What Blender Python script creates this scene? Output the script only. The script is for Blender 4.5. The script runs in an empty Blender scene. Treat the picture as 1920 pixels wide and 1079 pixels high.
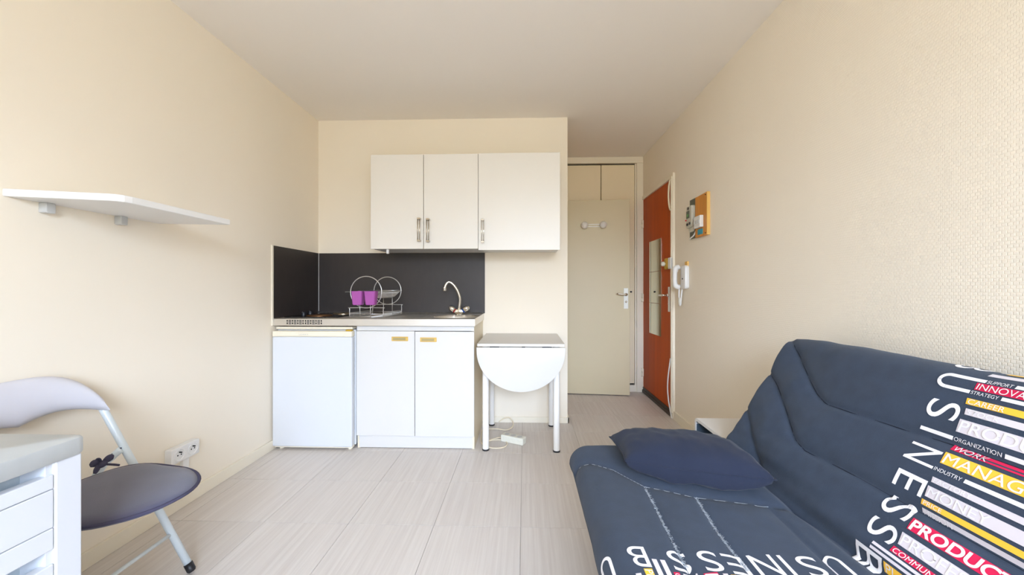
import bpy, bmesh, math, random
from mathutils import Vector, Matrix, noise
random.seed(7)
C = bpy.context.scene.collection
sc = bpy.context.scene

# ------------------------------------------------------------------ camera, sky, exposure
F_PX, PSI, CAM_H = 730.0, math.atan(23.4 / 730.0), 1.083
cam_d = bpy.data.cameras.new('camera')
cam = bpy.data.objects.new('camera', cam_d)
C.objects.link(cam)
cam.location = (0, 0, CAM_H)
cam.rotation_euler = (math.pi / 2, 0, PSI)
cam_d.sensor_width = 36.0
cam_d.lens = 36.0 * F_PX / 1920.0
cam_d.shift_y = 2.5 / 1920.0
cam_d.clip_start = 0.02
sc.camera = cam

w = bpy.data.worlds.new('overcast_sky')
sc.world = w
w.use_nodes = True
nt = w.node_tree
nt.nodes.clear()
wo = nt.nodes.new('ShaderNodeOutputWorld')
bg = nt.nodes.new('ShaderNodeBackground')
tc = nt.nodes.new('ShaderNodeTexCoord')
sx = nt.nodes.new('ShaderNodeSeparateXYZ')
rp = nt.nodes.new('ShaderNodeValToRGB')
rp.color_ramp.elements[0].position = 0.50
rp.color_ramp.elements[0].color = (0.20, 0.20, 0.17, 1)
rp.color_ramp.elements[1].position = 0.60
rp.color_ramp.elements[1].color = (0.73, 0.89, 1.15, 1)
mr = nt.nodes.new('ShaderNodeMapRange')
mr.inputs['From Min'].default_value = -1
nt.links.new(tc.outputs['Generated'], sx.inputs[0])
nt.links.new(sx.outputs['Z'], mr.inputs['Value'])
nt.links.new(mr.outputs['Result'], rp.inputs['Fac'])
nt.links.new(rp.outputs['Color'], bg.inputs['Color'])
nt.links.new(bg.outputs[0], wo.inputs[0])
bg.inputs['Strength'].default_value = 17.0

WIN = (-0.45, 1.14, 0.80, 2.36)        # the window behind the camera: x0, x1, z0, z1
WALL_Y = -1.75
pl = bpy.data.lights.new('window_portal', 'AREA')
pl.shape = 'RECTANGLE'
pl.size, pl.size_y = WIN[1] - WIN[0], WIN[3] - WIN[2]
pl.cycles.is_portal = True
po = bpy.data.objects.new('window_portal', pl)
C.objects.link(po)
po.location = ((WIN[0] + WIN[1]) / 2, WALL_Y - 0.12, (WIN[2] + WIN[3]) / 2)
po.rotation_euler = (math.pi / 2, 0, 0)      # emits along +Y, into the room

vs = sc.view_settings
vs.view_transform = 'Standard'
vs.look = 'None'
vs.gamma = 1.0
vs.use_curve_mapping = False
vs.exposure = 1.36
sc.cycles.use_denoising = True
sc.cycles.max_bounces = 16
sc.cycles.diffuse_bounces = 12
sc.cycles.glossy_bounces = 6
sc.cycles.sample_clamp_indirect = 6.0

# ------------------------------------------------------------------ materials
def lin(c):
    return tuple(((v / 255) / 12.92 if v / 255 <= 0.04045 else (((v / 255) + 0.055) / 1.055) ** 2.4) for v in c) + (1,)

def mat(name, rgb, rough=0.5, metal=0.0, var=0.04, nscale=6.0, stretch=(1, 1, 1), bump=0.0, bscale=None,
        spec=0.5, sheen=0.0, detail=4, coat=0.0):
    m = bpy.data.materials.new(name)
    m.use_nodes = True
    t = m.node_tree
    b = t.nodes['Principled BSDF']
    b.inputs['Roughness'].default_value = rough
    b.inputs['Metallic'].default_value = metal
    b.inputs['Specular IOR Level'].default_value = spec
    b.inputs['Coat Weight'].default_value = coat
    if sheen:
        b.inputs['Sheen Weight'].default_value = sheen
        b.inputs['Sheen Roughness'].default_value = 0.6
    co = t.nodes.new('ShaderNodeTexCoord')
    mp = t.nodes.new('ShaderNodeMapping')
    mp.inputs['Scale'].default_value = stretch
    n = t.nodes.new('ShaderNodeTexNoise')
    n.inputs['Scale'].default_value = nscale
    n.inputs['Detail'].default_value = detail
    mx = t.nodes.new('ShaderNodeMix')
    mx.data_type = 'RGBA'
    c = lin(rgb)
    mx.inputs['A'].default_value = tuple(max(0, v * (1 - var * 2)) for v in c[:3]) + (1,)
    mx.inputs['B'].default_value = tuple(min(1, v * (1 + var * 2)) for v in c[:3]) + (1,)
    t.links.new(co.outputs['Object'], mp.inputs[0])
    t.links.new(mp.outputs[0], n.inputs['Vector'])
    t.links.new(n.outputs['Fac'], mx.inputs['Factor'])
    t.links.new(mx.outputs['Result'], b.inputs['Base Color'])
    if bump:
        n2 = t.nodes.new('ShaderNodeTexNoise')
        n2.inputs['Scale'].default_value = bscale or nscale * 8
        n2.inputs['Detail'].default_value = 3
        bp = t.nodes.new('ShaderNodeBump')
        bp.inputs['Strength'].default_value = bump
        bp.inputs['Distance'].default_value = 0.002
        t.links.new(mp.outputs[0], n2.inputs['Vector'])
        t.links.new(n2.outputs['Fac'], bp.inputs['Height'])
        t.links.new(bp.outputs[0], b.inputs['Normal'])
    return m

def weave_mat(name, rgb, axis, pitch_u, pitch_v, strength):
    """glass-fibre wallpaper: offset brick-like relief in the wall plane"""
    m = mat(name, rgb, rough=0.75, var=0.012, nscale=2.0, spec=0.25)
    t = m.node_tree
    b = t.nodes['Principled BSDF']
    co = t.nodes.new('ShaderNodeTexCoord')
    sp = t.nodes.new('ShaderNodeSeparateXYZ')
    cb = t.nodes.new('ShaderNodeCombineXYZ')
    br = t.nodes.new('ShaderNodeTexBrick')
    br.inputs['Scale'].default_value = 1.0
    br.inputs['Brick Width'].default_value = pitch_u
    br.inputs['Row Height'].default_value = pitch_v
    br.inputs['Mortar Size'].default_value = pitch_v * 0.22
    br.inputs['Mortar Smooth'].default_value = 1.0
    br.inputs['Color1'].default_value = (1, 1, 1, 1)
    br.inputs['Color2'].default_value = (0.8, 0.8, 0.8, 1)
    br.inputs['Mortar'].default_value = (0, 0, 0, 1)
    bp = t.nodes.new('ShaderNodeBump')
    bp.inputs['Strength'].default_value = strength
    bp.inputs['Distance'].default_value = 0.0012
    t.links.new(co.outputs['Object'], sp.inputs[0])
    t.links.new(sp.outputs[axis], cb.inputs[0])
    t.links.new(sp.outputs['Z'], cb.inputs[1])
    t.links.new(cb.outputs[0], br.inputs['Vector'])
    t.links.new(br.outputs['Color'], bp.inputs['Height'])
    t.links.new(bp.outputs[0], b.inputs['Normal'])
    return m

def tile_mat():
    """vinyl tile with fine linear grain along Y, each tile a little different"""
    m = bpy.data.materials.new('vinyl_tile')
    m.use_nodes = True
    t = m.node_tree
    b = t.nodes['Principled BSDF']
    b.inputs['Roughness'].default_value = 0.42
    b.inputs['Specular IOR Level'].default_value = 0.35
    co = t.nodes.new('ShaderNodeTexCoord')
    oi = t.nodes.new('ShaderNodeObjectInfo')
    ad = t.nodes.new('ShaderNodeVectorMath'); ad.operation = 'ADD'
    sc_ = t.nodes.new('ShaderNodeVectorMath'); sc_.operation = 'MULTIPLY'
    sc_.inputs[1].default_value = (70, 1.6, 1)
    rnd = t.nodes.new('ShaderNodeMath'); rnd.operation = 'MULTIPLY'; rnd.inputs[1].default_value = 37.0
    t.links.new(oi.outputs['Random'], rnd.inputs[0])
    t.links.new(co.outputs['Object'], sc_.inputs[0])
    t.links.new(sc_.outputs[0], ad.inputs[0])
    t.links.new(rnd.outputs[0], ad.inputs[1])
    n = t.nodes.new('ShaderNodeTexNoise')
    n.inputs['Scale'].default_value = 1.0
    n.inputs['Detail'].default_value = 6
    n.inputs['Roughness'].default_value = 0.65
    t.links.new(ad.outputs[0], n.inputs['Vector'])
    r = t.nodes.new('ShaderNodeValToRGB')
    r.color_ramp.elements[0].position = 0.3
    r.color_ramp.elements[0].color = lin((198, 190, 184))
    r.color_ramp.elements[1].position = 0.7
    r.color_ramp.elements[1].color = lin((213, 207, 201))
    t.links.new(n.outputs['Fac'], r.inputs['Fac'])
    hs = t.nodes.new('ShaderNodeHueSaturation')
    mr_ = t.nodes.new('ShaderNodeMapRange')
    mr_.inputs['To Min'].default_value = 0.975
    mr_.inputs['To Max'].default_value = 1.025
    t.links.new(oi.outputs['Random'], mr_.inputs['Value'])
    t.links.new(mr_.outputs[0], hs.inputs['Value'])
    t.links.new(r.outputs['Color'], hs.inputs['Color'])
    t.links.new(hs.outputs[0], b.inputs['Base Color'])
    return m

def glass_mat():
    m = bpy.data.materials.new('window_glass')
    m.use_nodes = True
    t = m.node_tree
    t.nodes.clear()
    o = t.nodes.new('ShaderNodeOutputMaterial')
    mx = t.nodes.new('ShaderNodeMixShader'); mx.inputs[0].default_value = 0.06
    tr = t.nodes.new('ShaderNodeBsdfTransparent')
    gl = t.nodes.new('ShaderNodeBsdfGlossy'); gl.inputs['Roughness'].default_value = 0.02
    t.links.new(tr.outputs[0], mx.inputs[1]); t.links.new(gl.outputs[0], mx.inputs[2])
    t.links.new(mx.outputs[0], o.inputs[0])
    return m

M = {}
WALLC = (235, 226, 210)
M['wall_left'] = weave_mat('cream_wallpaper_left', WALLC, 'Y', 0.006, 0.05, 0.12)
M['wall_back'] = weave_mat('cream_wallpaper_back', WALLC, 'X', 0.006, 0.05, 0.10)
M['wall_right'] = weave_mat('cream_woven_wallpaper', WALLC, 'Y', 0.012, 0.0095, 0.38)
M['ceiling'] = mat('ceiling_paint', (236, 231, 224), 0.85, var=0.01, nscale=1.5, spec=0.2)
M['trim'] = mat('cream_trim_paint', (232, 224, 206), 0.42, var=0.02, nscale=5, bump=0.05)
M['tile'] = tile_mat()
M['screed'] = mat('tile_joint', (150, 143, 136), 0.8, var=0.05)
M['white_lam'] = mat('white_laminate', (214, 212, 209), 0.35, var=0.01, nscale=3)
M['upper_lam'] = mat('upper_cabinet_laminate', (222, 218, 211), 0.38, var=0.01, nscale=3)
M['edge_cream'] = mat('yellowed_edge', (226, 215, 190), 0.5, var=0.03)
M['enamel'] = mat('white_enamel', (212, 215, 220), 0.3, var=0.008, nscale=3)
M['cream_plastic'] = mat('cream_plastic', (235, 226, 205), 0.4, var=0.03, nscale=20)
M['grey_plastic'] = mat('grey_plastic', (190, 190, 188), 0.45, var=0.03)
M['black_plastic'] = mat('black_plastic', (30, 30, 34), 0.45, var=0.05)
M['silver'] = mat('silver_paint', (224, 225, 220), 0.35, 0.1, var=0.02)
M['dark'] = mat('dark_gap', (24, 21, 19), 0.8, var=0.05)
M['steel'] = mat('brushed_steel', (226, 221, 213), 0.42, 1.0, var=0.03, nscale=8, stretch=(0.5, 40, 40))
M['chrome'] = mat('chrome', (225, 222, 215), 0.12, 1.0, var=0.01)
M['nickel'] = mat('satin_nickel', (190, 180, 165), 0.25, 1.0, var=0.03)
M['wire'] = mat('zinc_wire', (205, 204, 202), 0.28, 0.85, var=0.02)
M['gold'] = mat('gold_plastic', (222, 185, 100), 0.35, 0.25, var=0.05)
M['gold_inset'] = mat('gold_inset', (170, 152, 105), 0.45, 0.2, var=0.05)
M['splash'] = mat('charcoal_laminate', (48, 42, 40), 0.5, var=0.10, nscale=22, stretch=(1, 1, 0.4), bump=0.12, bscale=160)
M['hob_black'] = mat('black_enamel', (26, 23, 24), 0.18, var=0.05)
M['hotplate'] = mat('worn_hotplate', (120, 82, 48), 0.38, 0.7, var=0.2, nscale=12)
M['hotplate2'] = mat('steel_hotplate_rim', (180, 160, 130), 0.3, 0.9, var=0.1, nscale=12)
M['purple'] = mat('purple_plastic', (166, 84, 160), 0.42, var=0.02)
M['table_white'] = mat('table_laminate', (215, 213, 209), 0.45, var=0.01)
M['white_metal'] = mat('white_metal', (232, 230, 226), 0.4, var=0.015)
M['white_plastic'] = mat('white_plastic', (224, 223, 221), 0.35, var=0.012)
M['old_white'] = mat('aged_white_plastic', (222, 221, 208), 0.45, var=0.04, nscale=60)
M['cable'] = mat('ivory_cable', (228, 216, 190), 0.5, var=0.02)
M['beige_door'] = mat('beige_door_paint', (206, 194, 162), 0.4, var=0.02, nscale=3)
M['closet'] = mat('closet_paint', (234, 220, 190), 0.45, var=0.015, nscale=3)
M['mahog'] = mat('red_brown_veneer', (180, 76, 4), 0.42, var=0.14, nscale=3.0, stretch=(6, 6, 0.5), detail=6, spec=0.12)
M['threshold'] = mat('dark_threshold', (62, 48, 38), 0.5, var=0.15, nscale=20)
M['mirror'] = mat('mirror_glass', (226, 232, 216), 0.02, 1.0, var=0.0)
M['brass'] = mat('worn_brass', (196, 160, 40), 0.4, 0.15, var=0.12, nscale=40)
M['pine'] = mat('varnished_board', (206, 136, 52), 0.4, var=0.14, nscale=5, stretch=(8, 8, 1))
M['pine_edge'] = mat('board_edge', (224, 180, 100), 0.5, var=0.08, nscale=10)
M['meter_grey'] = mat('meter_grey', (96, 100, 88), 0.5, var=0.1, nscale=30)
M['meter_body'] = mat('meter_body', (188, 186, 172), 0.45, var=0.03)
M['blue_label'] = mat('blue_label', (42, 150, 172), 0.5, var=0.05)
M['green'] = mat('green_display', (96, 150, 80), 0.4, var=0.1)
M['red'] = mat('red_plastic', (178, 34, 40), 0.4, var=0.05)
M['blue'] = mat('blue_plastic', (50, 90, 170), 0.4, var=0.05)
M['denim'] = mat('charcoal_blue_cotton', (49, 60, 77), 0.9, var=0.10, nscale=26, bump=0.35, bscale=420, sheen=0.08, spec=0.15, detail=8)
M['pillow'] = mat('navy_cotton', (35, 40, 55), 0.9, var=0.07, nscale=10, bump=0.25, bscale=380, sheen=0.08, spec=0.12)
M['ink_white'] = mat('white_print', (228, 227, 230), 0.75, var=0.015, nscale=20, spec=0.2)
M['ink_grey'] = mat('pale_grey_print', (212, 206, 212), 0.75, var=0.03, nscale=20, spec=0.2)
M['ink_red'] = mat('crimson_print', (206, 34, 78), 0.75, var=0.03, nscale=20, spec=0.2)
M['ink_yellow'] = mat('yellow_print', (240, 190, 66), 0.75, var=0.03, nscale=20, spec=0.2)
M['thread'] = mat('frayed_thread', (158, 164, 170), 0.9, var=0.2, nscale=60, spec=0.1)
M['seam'] = mat('seam_thread', (34, 38, 46), 0.9, var=0.2, nscale=60, spec=0.1)
M['sofa_frame'] = mat('black_metal', (38, 38, 40), 0.5, var=0.05)
M['pad'] = mat('slate_seat_cloth', (76, 76, 97), 0.8, var=0.08, nscale=9, bump=0.2, bscale=400, sheen=0.3, spec=0.2)
M['pad_edge'] = mat('slate_piping', (70, 68, 88), 0.8, var=0.06, nscale=30, spec=0.2)
M['chair_tube'] = mat('pale_blue_white_tube', (212, 222, 227), 0.28, var=0.015, spec=0.6)
M['chair_back'] = mat('pale_grey_plastic', (204, 203, 210), 0.42, var=0.01)
M['desk_top'] = mat('concrete_look_laminate', (178, 182, 183), 0.5, var=0.07, nscale=6, stretch=(1, 3, 1), detail=8)
M['desk_white'] = mat('white_painted_wood', (200, 202, 207), 0.4, var=0.008)
M['desk_inner'] = mat('grey_inner_frame', (186, 196, 202), 0.5, var=0.02)
M['stool_in'] = mat('dark_blue_lining', (66, 82, 98), 0.6, var=0.05)
M['logo'] = mat('faded_logo', (168, 178, 178), 0.5, var=0.03)

# ------------------------------------------------------------------ helpers
WL = {}   # world location of every object built here

def tagit(o, label=None, cat=None, group=None, kind=None):
    if label: o['label'] = label
    if cat: o['category'] = cat
    if group: o['group'] = group
    if kind: o['kind'] = kind
    return o

def thing(name, loc, label, cat, group=None, kind=None):
    o = bpy.data.objects.new(name, None)
    C.objects.link(o)
    o.location = loc
    o.empty_display_size = 0.05
    WL[o.name] = Vector(loc)
    return tagit(o, label, cat, group, kind)

def obj(name, bm, m, parent=None, smooth=False, origin=None, auto=None):
    me = bpy.data.meshes.new(name)
    bm.normal_update()
    bm.to_mesh(me)
    bm.free()
    return obj_me(name, me, m, parent, smooth, origin, auto)

def obj_me(name, me, m, parent=None, smooth=False, origin=None, auto=None):
    if not me.materials:
        for mm in (m if isinstance(m, (list, tuple)) else [m]):
            me.materials.append(mm)
    n = len(me.vertices)
    if origin is None:
        xs = [v.co for v in me.vertices]
        lo = Vector((min(v.x for v in xs), min(v.y for v in xs), min(v.z for v in xs)))
        hi = Vector((max(v.x for v in xs), max(v.y for v in xs), max(v.z for v in xs)))
        origin = (lo + hi) / 2
        if parent is None: origin.z = lo.z
    origin = Vector(origin)
    me.transform(Matrix.Translation(-origin))
    if smooth or auto:
        for p in me.polygons: p.use_smooth = True
    if auto:
        me.set_sharp_from_angle(angle=math.radians(auto))
    o = bpy.data.objects.new(name, me)
    C.objects.link(o)
    WL[o.name] = origin
    if parent is not None:
        o.parent = parent
        o.location = origin - WL[parent.name]
    else:
        o.location = origin
    return o

def box(bm, x0, x1, y0, y1, z0, z1, bev=0.0, seg=2, mi=0, mtx=None):
    vs_ = [bm.verts.new((x, y, z)) for x in (x0, x1) for y in (y0, y1) for z in (z0, z1)]
    F = [(0, 1, 3, 2), (4, 6, 7, 5), (0, 4, 5, 1), (2, 3, 7, 6), (0, 2, 6, 4), (1, 5, 7, 3)]
    fs = [bm.faces.new([vs_[i] for i in f]) for f in F]
    for f in fs: f.material_index = mi
    new = set(vs_)
    if bev > 0:
        es = list({e for f in fs for e in f.edges})
        r = bmesh.ops.bevel(bm, geom=es, offset=bev, segments=seg, affect='EDGES', profile=0.5)
        new = set(r['verts']) | {v for v in vs_ if v.is_valid}
        for f in r['faces']: f.material_index = mi
    if mtx is not None:
        bmesh.ops.transform(bm, matrix=mtx, verts=[v for v in new if v.is_valid])
    return bm

def B(*a, **k):
    return box(bmesh.new(), *a, **k)

def frames(pts, closed=False):
    n = len(pts)
    T = []
    for i in range(n):
        if closed: d = pts[(i + 1) % n] - pts[i - 1]
        else: d = pts[min(i + 1, n - 1)] - pts[max(i - 1, 0)]
        T.append(d.normalized())
    up = Vector((0, 0, 1)) if abs(T[0].z) < 0.9 else Vector((1, 0, 0))
    N = [(up - T[0] * up.dot(T[0])).normalized()]
    for i in range(1, n):
        v = N[-1] - T[i] * N[-1].dot(T[i])
        N.append(v.normalized() if v.length > 1e-6 else N[-1])
    return T, N

def tube(bm, pts, r, n=10, closed=False, caps=True, mi=0, flat=1.0):
    pts = [Vector(p) for p in pts]
    T, N = frames(pts, closed)
    rs = r if isinstance(r, (list, tuple)) else [r] * len(pts)
    rings = []
    for p, t, nn, rr in zip(pts, T, N, rs):
        bn = t.cross(nn)
        rings.append([bm.verts.new(p + nn * math.cos(2 * math.pi * k / n) * rr + bn * math.sin(2 * math.pi * k / n) * rr * flat) for k in range(n)])
    L = len(rings)
    for i in range(L if closed else L - 1):
        a, b = rings[i], rings[(i + 1) % L]
        for k in range(n):
            f = bm.faces.new((a[k], a[(k + 1) % n], b[(k + 1) % n], b[k]))
            f.material_index = mi
            f.smooth = True
    if caps and not closed:
        f = bm.faces.new(list(reversed(rings[0]))); f.material_index = mi
        f = bm.faces.new(rings[-1]); f.material_index = mi
    return bm

def spline(pts, k=8, closed=False):
    P = [Vector(p) for p in pts]
    n = len(P)
    out = []
    rng = range(n) if closed else range(n - 1)
    for i in rng:
        p0 = P[(i - 1) % n] if closed or i > 0 else P[0] * 2 - P[1]
        p1, p2 = P[i], P[(i + 1) % n]
        p3 = P[(i + 2) % n] if closed or i + 2 < n else P[-1] * 2 - P[-2]
        for j in range(k):
            t = j / k
            out.append(0.5 * ((2 * p1) + (p2 - p0) * t + (2 * p0 - 5 * p1 + 4 * p2 - p3) * t * t + (3 * p1 - p0 - 3 * p2 + p3) * t ** 3))
    if not closed: out.append(P[-1])
    return out

def lathe(bm, prof, c, axis='Z', n=24, mi=0):
    """prof: list of (radius, height) revolved about an axis through c"""
    rings = []
    for r, h in prof:
        ring = []
        for k in range(n):
            a = 2 * math.pi * k / n
            u, v = r * math.cos(a), r * math.sin(a)
            d = {'Z': (u, v, h), 'Y': (u, h, -v), 'X': (h, u, v)}[axis]
            ring.append(bm.verts.new(Vector(c) + Vector(d)))
        rings.append(ring)
    for a, b in zip(rings, rings[1:]):
        for k in range(n):
            f = bm.faces.new((a[k], a[(k + 1) % n], b[(k + 1) % n], b[k]))
            f.material_index = mi; f.smooth = True
    if prof[0][0] > 1e-5:
        bm.faces.new(list(reversed(rings[0]))).material_index = mi
    if prof[-1][0] > 1e-5:
        bm.faces.new(rings[-1]).material_index = mi
    bmesh.ops.recalc_face_normals(bm, faces=bm.faces[:])
    return bm

def prism(bm, outline, d0, d1, axis='Z', mi=0, bev=0.0):
    """outline of 2D points extruded from d0 to d1 along an axis"""
    def P(p, d):
        return {'Z': (p[0], p[1], d), 'Y': (p[0], d, p[1]), 'X': (d, p[0], p[1])}[axis]
    a = [bm.verts.new(P(p, d0)) for p in outline]
    b = [bm.verts.new(P(p, d1)) for p in outline]
    fs = [bm.faces.new(list(reversed(a))), bm.faces.new(b)]
    n = len(a)
    for i in range(n):
        fs.append(bm.faces.new((a[i], a[(i + 1) % n], b[(i + 1) % n], b[i])))
    for f in fs: f.material_index = mi
    bmesh.ops.recalc_face_normals(bm, faces=fs)
    if bev:
        es = list(fs[0].edges) + list(fs[1].edges)
        bmesh.ops.bevel(bm, geom=es, offset=bev, segments=2, affect='EDGES', profile=0.5)
    return bm

def rounded(x0, x1, y0, y1, r, n=6):
    pts = []
    for cx, cy, a0 in ((x1 - r, y1 - r, 0), (x0 + r, y1 - r, 90), (x0 + r, y0 + r, 180), (x1 - r, y0 + r, 270)):
        for k in range(n + 1):
            a = math.radians(a0 + 90 * k / n)
            pts.append((cx + r * math.cos(a), cy + r * math.sin(a)))
    return pts

def sphere(bm, c, r, sx_=1, sy_=1, sz_=1, u=16, v=10, mi=0):
    mt = Matrix.Translation(c) @ Matrix.Diagonal((r * sx_, r * sy_, r * sz_, 1))
    res = bmesh.ops.create_uvsphere(bm, u_segments=u, v_segments=v, radius=1.0, matrix=mt)
    for f in {f for vv in res['verts'] for f in vv.link_faces}:
        f.smooth = True; f.material_index = mi
    return bm

_txt = {}
def text_bm(body, bold=0.0):
    """letters of the built-in font as flat faces, lower-left at the origin, cap height 1"""
    key = (body, bold)
    if key not in _txt:
        cu = bpy.data.curves.new('lettering', 'FONT')
        cu.body = body
        cu.size = 1.0
        cu.offset = bold
        cu.resolution_u = 8
        to = bpy.data.objects.new('lettering', cu)
        C.objects.link(to)
        dg = bpy.context.evaluated_depsgraph_get()
        dg.update()
        me = bpy.data.meshes.new_from_object(to.evaluated_get(dg))
        bpy.data.objects.remove(to)
        bpy.data.curves.remove(cu)
        _txt[key] = me
    bm = bmesh.new()
    bm.from_mesh(_txt[key])
    xs = [v.co.x for v in bm.verts]; ys = [v.co.y for v in bm.verts]
    x0, y0, h = min(xs), min(ys), max(ys) - min(ys)
    for v in bm.verts:
        v.co.x = (v.co.x - x0) / h; v.co.y = (v.co.y - y0) / h; v.co.z = 0
    return bm, (max(xs) - x0) / h

# ------------------------------------------------------------------ room shell
XL, XR, YB, YF, ZC = -1.70, 1.243, 3.16, 4.14, 2.47
XP = 0.348                                          # corner of the partition beside the hall
def struct(name, bm, m, label, cat, **k):
    return tagit(obj(name, bm, m, **k), label, cat, kind='structure')

floor = struct('floor', B(XL - 0.1, XR + 0.1, WALL_Y - 0.1, YF + 0.15, -0.12, -0.003), M['screed'],
               'pale greige wood-grain vinyl tile floor of the whole room', 'floor', origin=(0, 0, -0.12))
TS = 0.397
xj = [XL] + [-1.605 + TS * k for k in range(8)] + [XR]
yj = [WALL_Y] + [2.165 + TS * k for k in range(-9, 5)] + [YF]
cache = {}
for i in range(len(xj) - 1):
    for j in range(len(yj) - 1):
        sxx, syy = xj[i + 1] - xj[i], yj[j + 1] - yj[j]
        if sxx < 0.01 or syy < 0.01: continue
        if xj[i + 1] <= XP and yj[j] >= YB: continue
        key = (round(sxx, 4), round(syy, 4))
        if key not in cache:
            g = 0.0009
            me = bpy.data.meshes.new('floor_tile')
            b_ = B(-sxx / 2 + g, sxx / 2 - g, -syy / 2 + g, syy / 2 - g, -0.003, 0.0)
            b_.to_mesh(me); b_.free()
            me.materials.append(M['tile'])
            cache[key] = me
        t = bpy.data.objects.new('floor_tile', cache[key])
        C.objects.link(t)
        t.parent = floor
        t.location = Vector(((xj[i] + xj[i + 1]) / 2, (yj[j] + yj[j + 1]) / 2, 0)) - WL[floor.name]

struct('ceiling', B(XL - 0.1, XR + 0.1, WALL_Y - 0.1, YF + 0.15, ZC, ZC + 0.1), M['ceiling'], 'smooth off-white ceiling over room and hall', 'ceiling')
struct('wall_left', B(XL - 0.1, XL, WALL_Y - 0.1, YB + 0.1, 0, ZC), M['wall_left'], 'cream papered wall on the left carrying the white shelf', 'wall', origin=(XL, 0, 0))
struct('wall_back', B(XL, XP, YB, YB + 0.1, 0, ZC), M['wall_back'], 'cream papered wall behind the kitchenette', 'wall', origin=(0, YB, 0))
struct('wall_hall', B(XP - 0.1, XP, YB + 0.1, YF + 0.15, 0, ZC), M['wall_left'], 'side of the partition facing the entrance hall', 'wall', origin=(XP, 0, 0))
bm = B(XR, XR + 0.1, WALL_Y - 0.1, 3.262, 0, ZC)
box(bm, XR, XR + 0.1, 3.262, YF + 0.15, 2.045, ZC)
struct('wall_right', bm, M['wall_right'], 'cream wall with woven relief paper behind the sofa', 'wall', origin=(XR, 0, 0))
struct('wall_far', B(XP - 0.1, XR + 0.1, YF + 0.05, YF + 0.15, 0, ZC), M['closet'], 'wall behind the hall closet', 'wall')
bm = B(XL, WIN[0], WALL_Y - 0.1, WALL_Y, 0, ZC)
box(bm, WIN[1], XR, WALL_Y - 0.1, WALL_Y, 0, ZC)
box(bm, WIN[0], WIN[1], WALL_Y - 0.1, WALL_Y, 0, WIN[2])
box(bm, WIN[0], WIN[1], WALL_Y - 0.1, WALL_Y, WIN[3], ZC)
struct('wall_front', bm, M['wall_back'], 'cream wall with the window facing the kitchenette', 'wall')
win = thing('window_1', ((WIN[0] + WIN[1]) / 2, WALL_Y - 0.05, WIN[2]), 'white window of two glazed leaves', 'window', kind='structure')
bm = bmesh.new()
fw = 0.06
yb0, yb1 = WALL_Y - 0.08, WALL_Y - 0.03
xm = (WIN[0] + WIN[1]) / 2
for a, b_ in ((WIN[0], WIN[0] + fw), (xm - fw / 2, xm + fw / 2), (WIN[1] - fw, WIN[1])):
    box(bm, a, b_, yb0, yb1, WIN[2], WIN[3], 0.004)
for a, b_ in ((WIN[2], WIN[2] + fw), (WIN[3] - fw, WIN[3])):
    box(bm, WIN[0], WIN[1], yb0, yb1, a, b_, 0.004)
obj('window_frame', bm, M['white_plastic'], win)
GL = glass_mat()
for a, b_ in ((WIN[0] + fw, xm - fw / 2), (xm + fw / 2, WIN[1] - fw)):
    obj('pane', B(a, b_, WALL_Y - 0.058, WALL_Y - 0.052, WIN[2] + fw, WIN[3] - fw), GL, win)

struct('baseboard_left', B(XL, XL + 0.012, WALL_Y, 2.60, 0, 0.066, 0.002), M['trim'], 'low cream baseboard along the left wall', 'baseboard')
bm = B(-0.331, XP + 0.012, YB - 0.012, YB, 0, 0.045, 0.002)
struct('baseboard_back', bm, M['trim'], 'cream baseboard below the drop-leaf table', 'baseboard')
struct('baseboard_hall', B(XP, XP + 0.012, YB - 0.012, 3.98, 0, 0.045, 0.002), M['trim'], 'baseboard on the hall side of the partition', 'baseboard')
struct('baseboard_right', B(XR - 0.012, XR, WALL_Y, 3.26, 0, 0.072, 0.002), M['trim'], 'cream baseboard along the right wall', 'baseboard')

# ------------------------------------------------------------------ entrance door on the right wall
D1 = thing('door_1', (XR, 3.72, 0), 'red-brown veneered entrance door in a cream frame', 'door', kind='structure')
leaf = obj('door_leaf', B(XR + 0.002, XR + 0.04, 3.322, 4.122, 0.05, 2.013, 0.002), M['mahog'], D1)
bm = B(XR - 0.016, XR + 0.045, 3.262, 3.320, 0, 2.048, 0.003)
box(bm, XR - 0.012, XR + 0.045, 3.320, YF, 2.015, 2.048, 0.002)
box(bm, XR - 0.012, XR + 0.045, 4.124, YF, 0, 2.015, 0.002)
obj('door_frame', bm, M['trim'], D1)
bm = B(XR - 0.012, XR + 0.045, 3.32, 4.124, 0, 0.030, 0.003)
box(bm, XR - 0.004, XR + 0.002, 3.322, 4.122, 0.028, 0.058, 0.001)
obj('threshold', bm, M['threshold'], D1)
for z in (1.76, 0.99, 0.21):
    bm = tube(bmesh.new(), [(XR - 0.012, 4.116, z - 0.045), (XR - 0.012, 4.116, z - 0.002)], 0.009, 10)
    tube(bm, [(XR - 0.012, 4.116, z + 0.002), (XR - 0.012, 4.116, z + 0.045)], 0.009, 10)
    box(bm, XR - 0.012, XR, 4.10, 4.135, z - 0.04, z + 0.04, 0.001)
    obj('hinge', bm, M['trim'], D1)
bm = B(XR - 0.006, XR + 0.002, 3.366, 3.402, 0.886, 1.100, 0.002)
hp = obj('lock_plate', bm, M['silver'], leaf)
bm = tube(bmesh.new(), spline([(XR - 0.004, 3.384, 1.028), (XR - 0.045, 3.384, 1.028), (XR - 0.056, 3.396, 1.028), (XR - 0.056, 3.49, 1.026)], 5), 0.009, 12)
lathe(bm, [(0.014, 0), (0.014, 0.008), (0.011, 0.012)], (XR - 0.018, 3.384, 1.028), 'X', 16)
lathe(bm, [(0.007, 0), (0.007, 0.006)], (XR - 0.010, 3.384, 0.955), 'X', 12)
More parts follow.
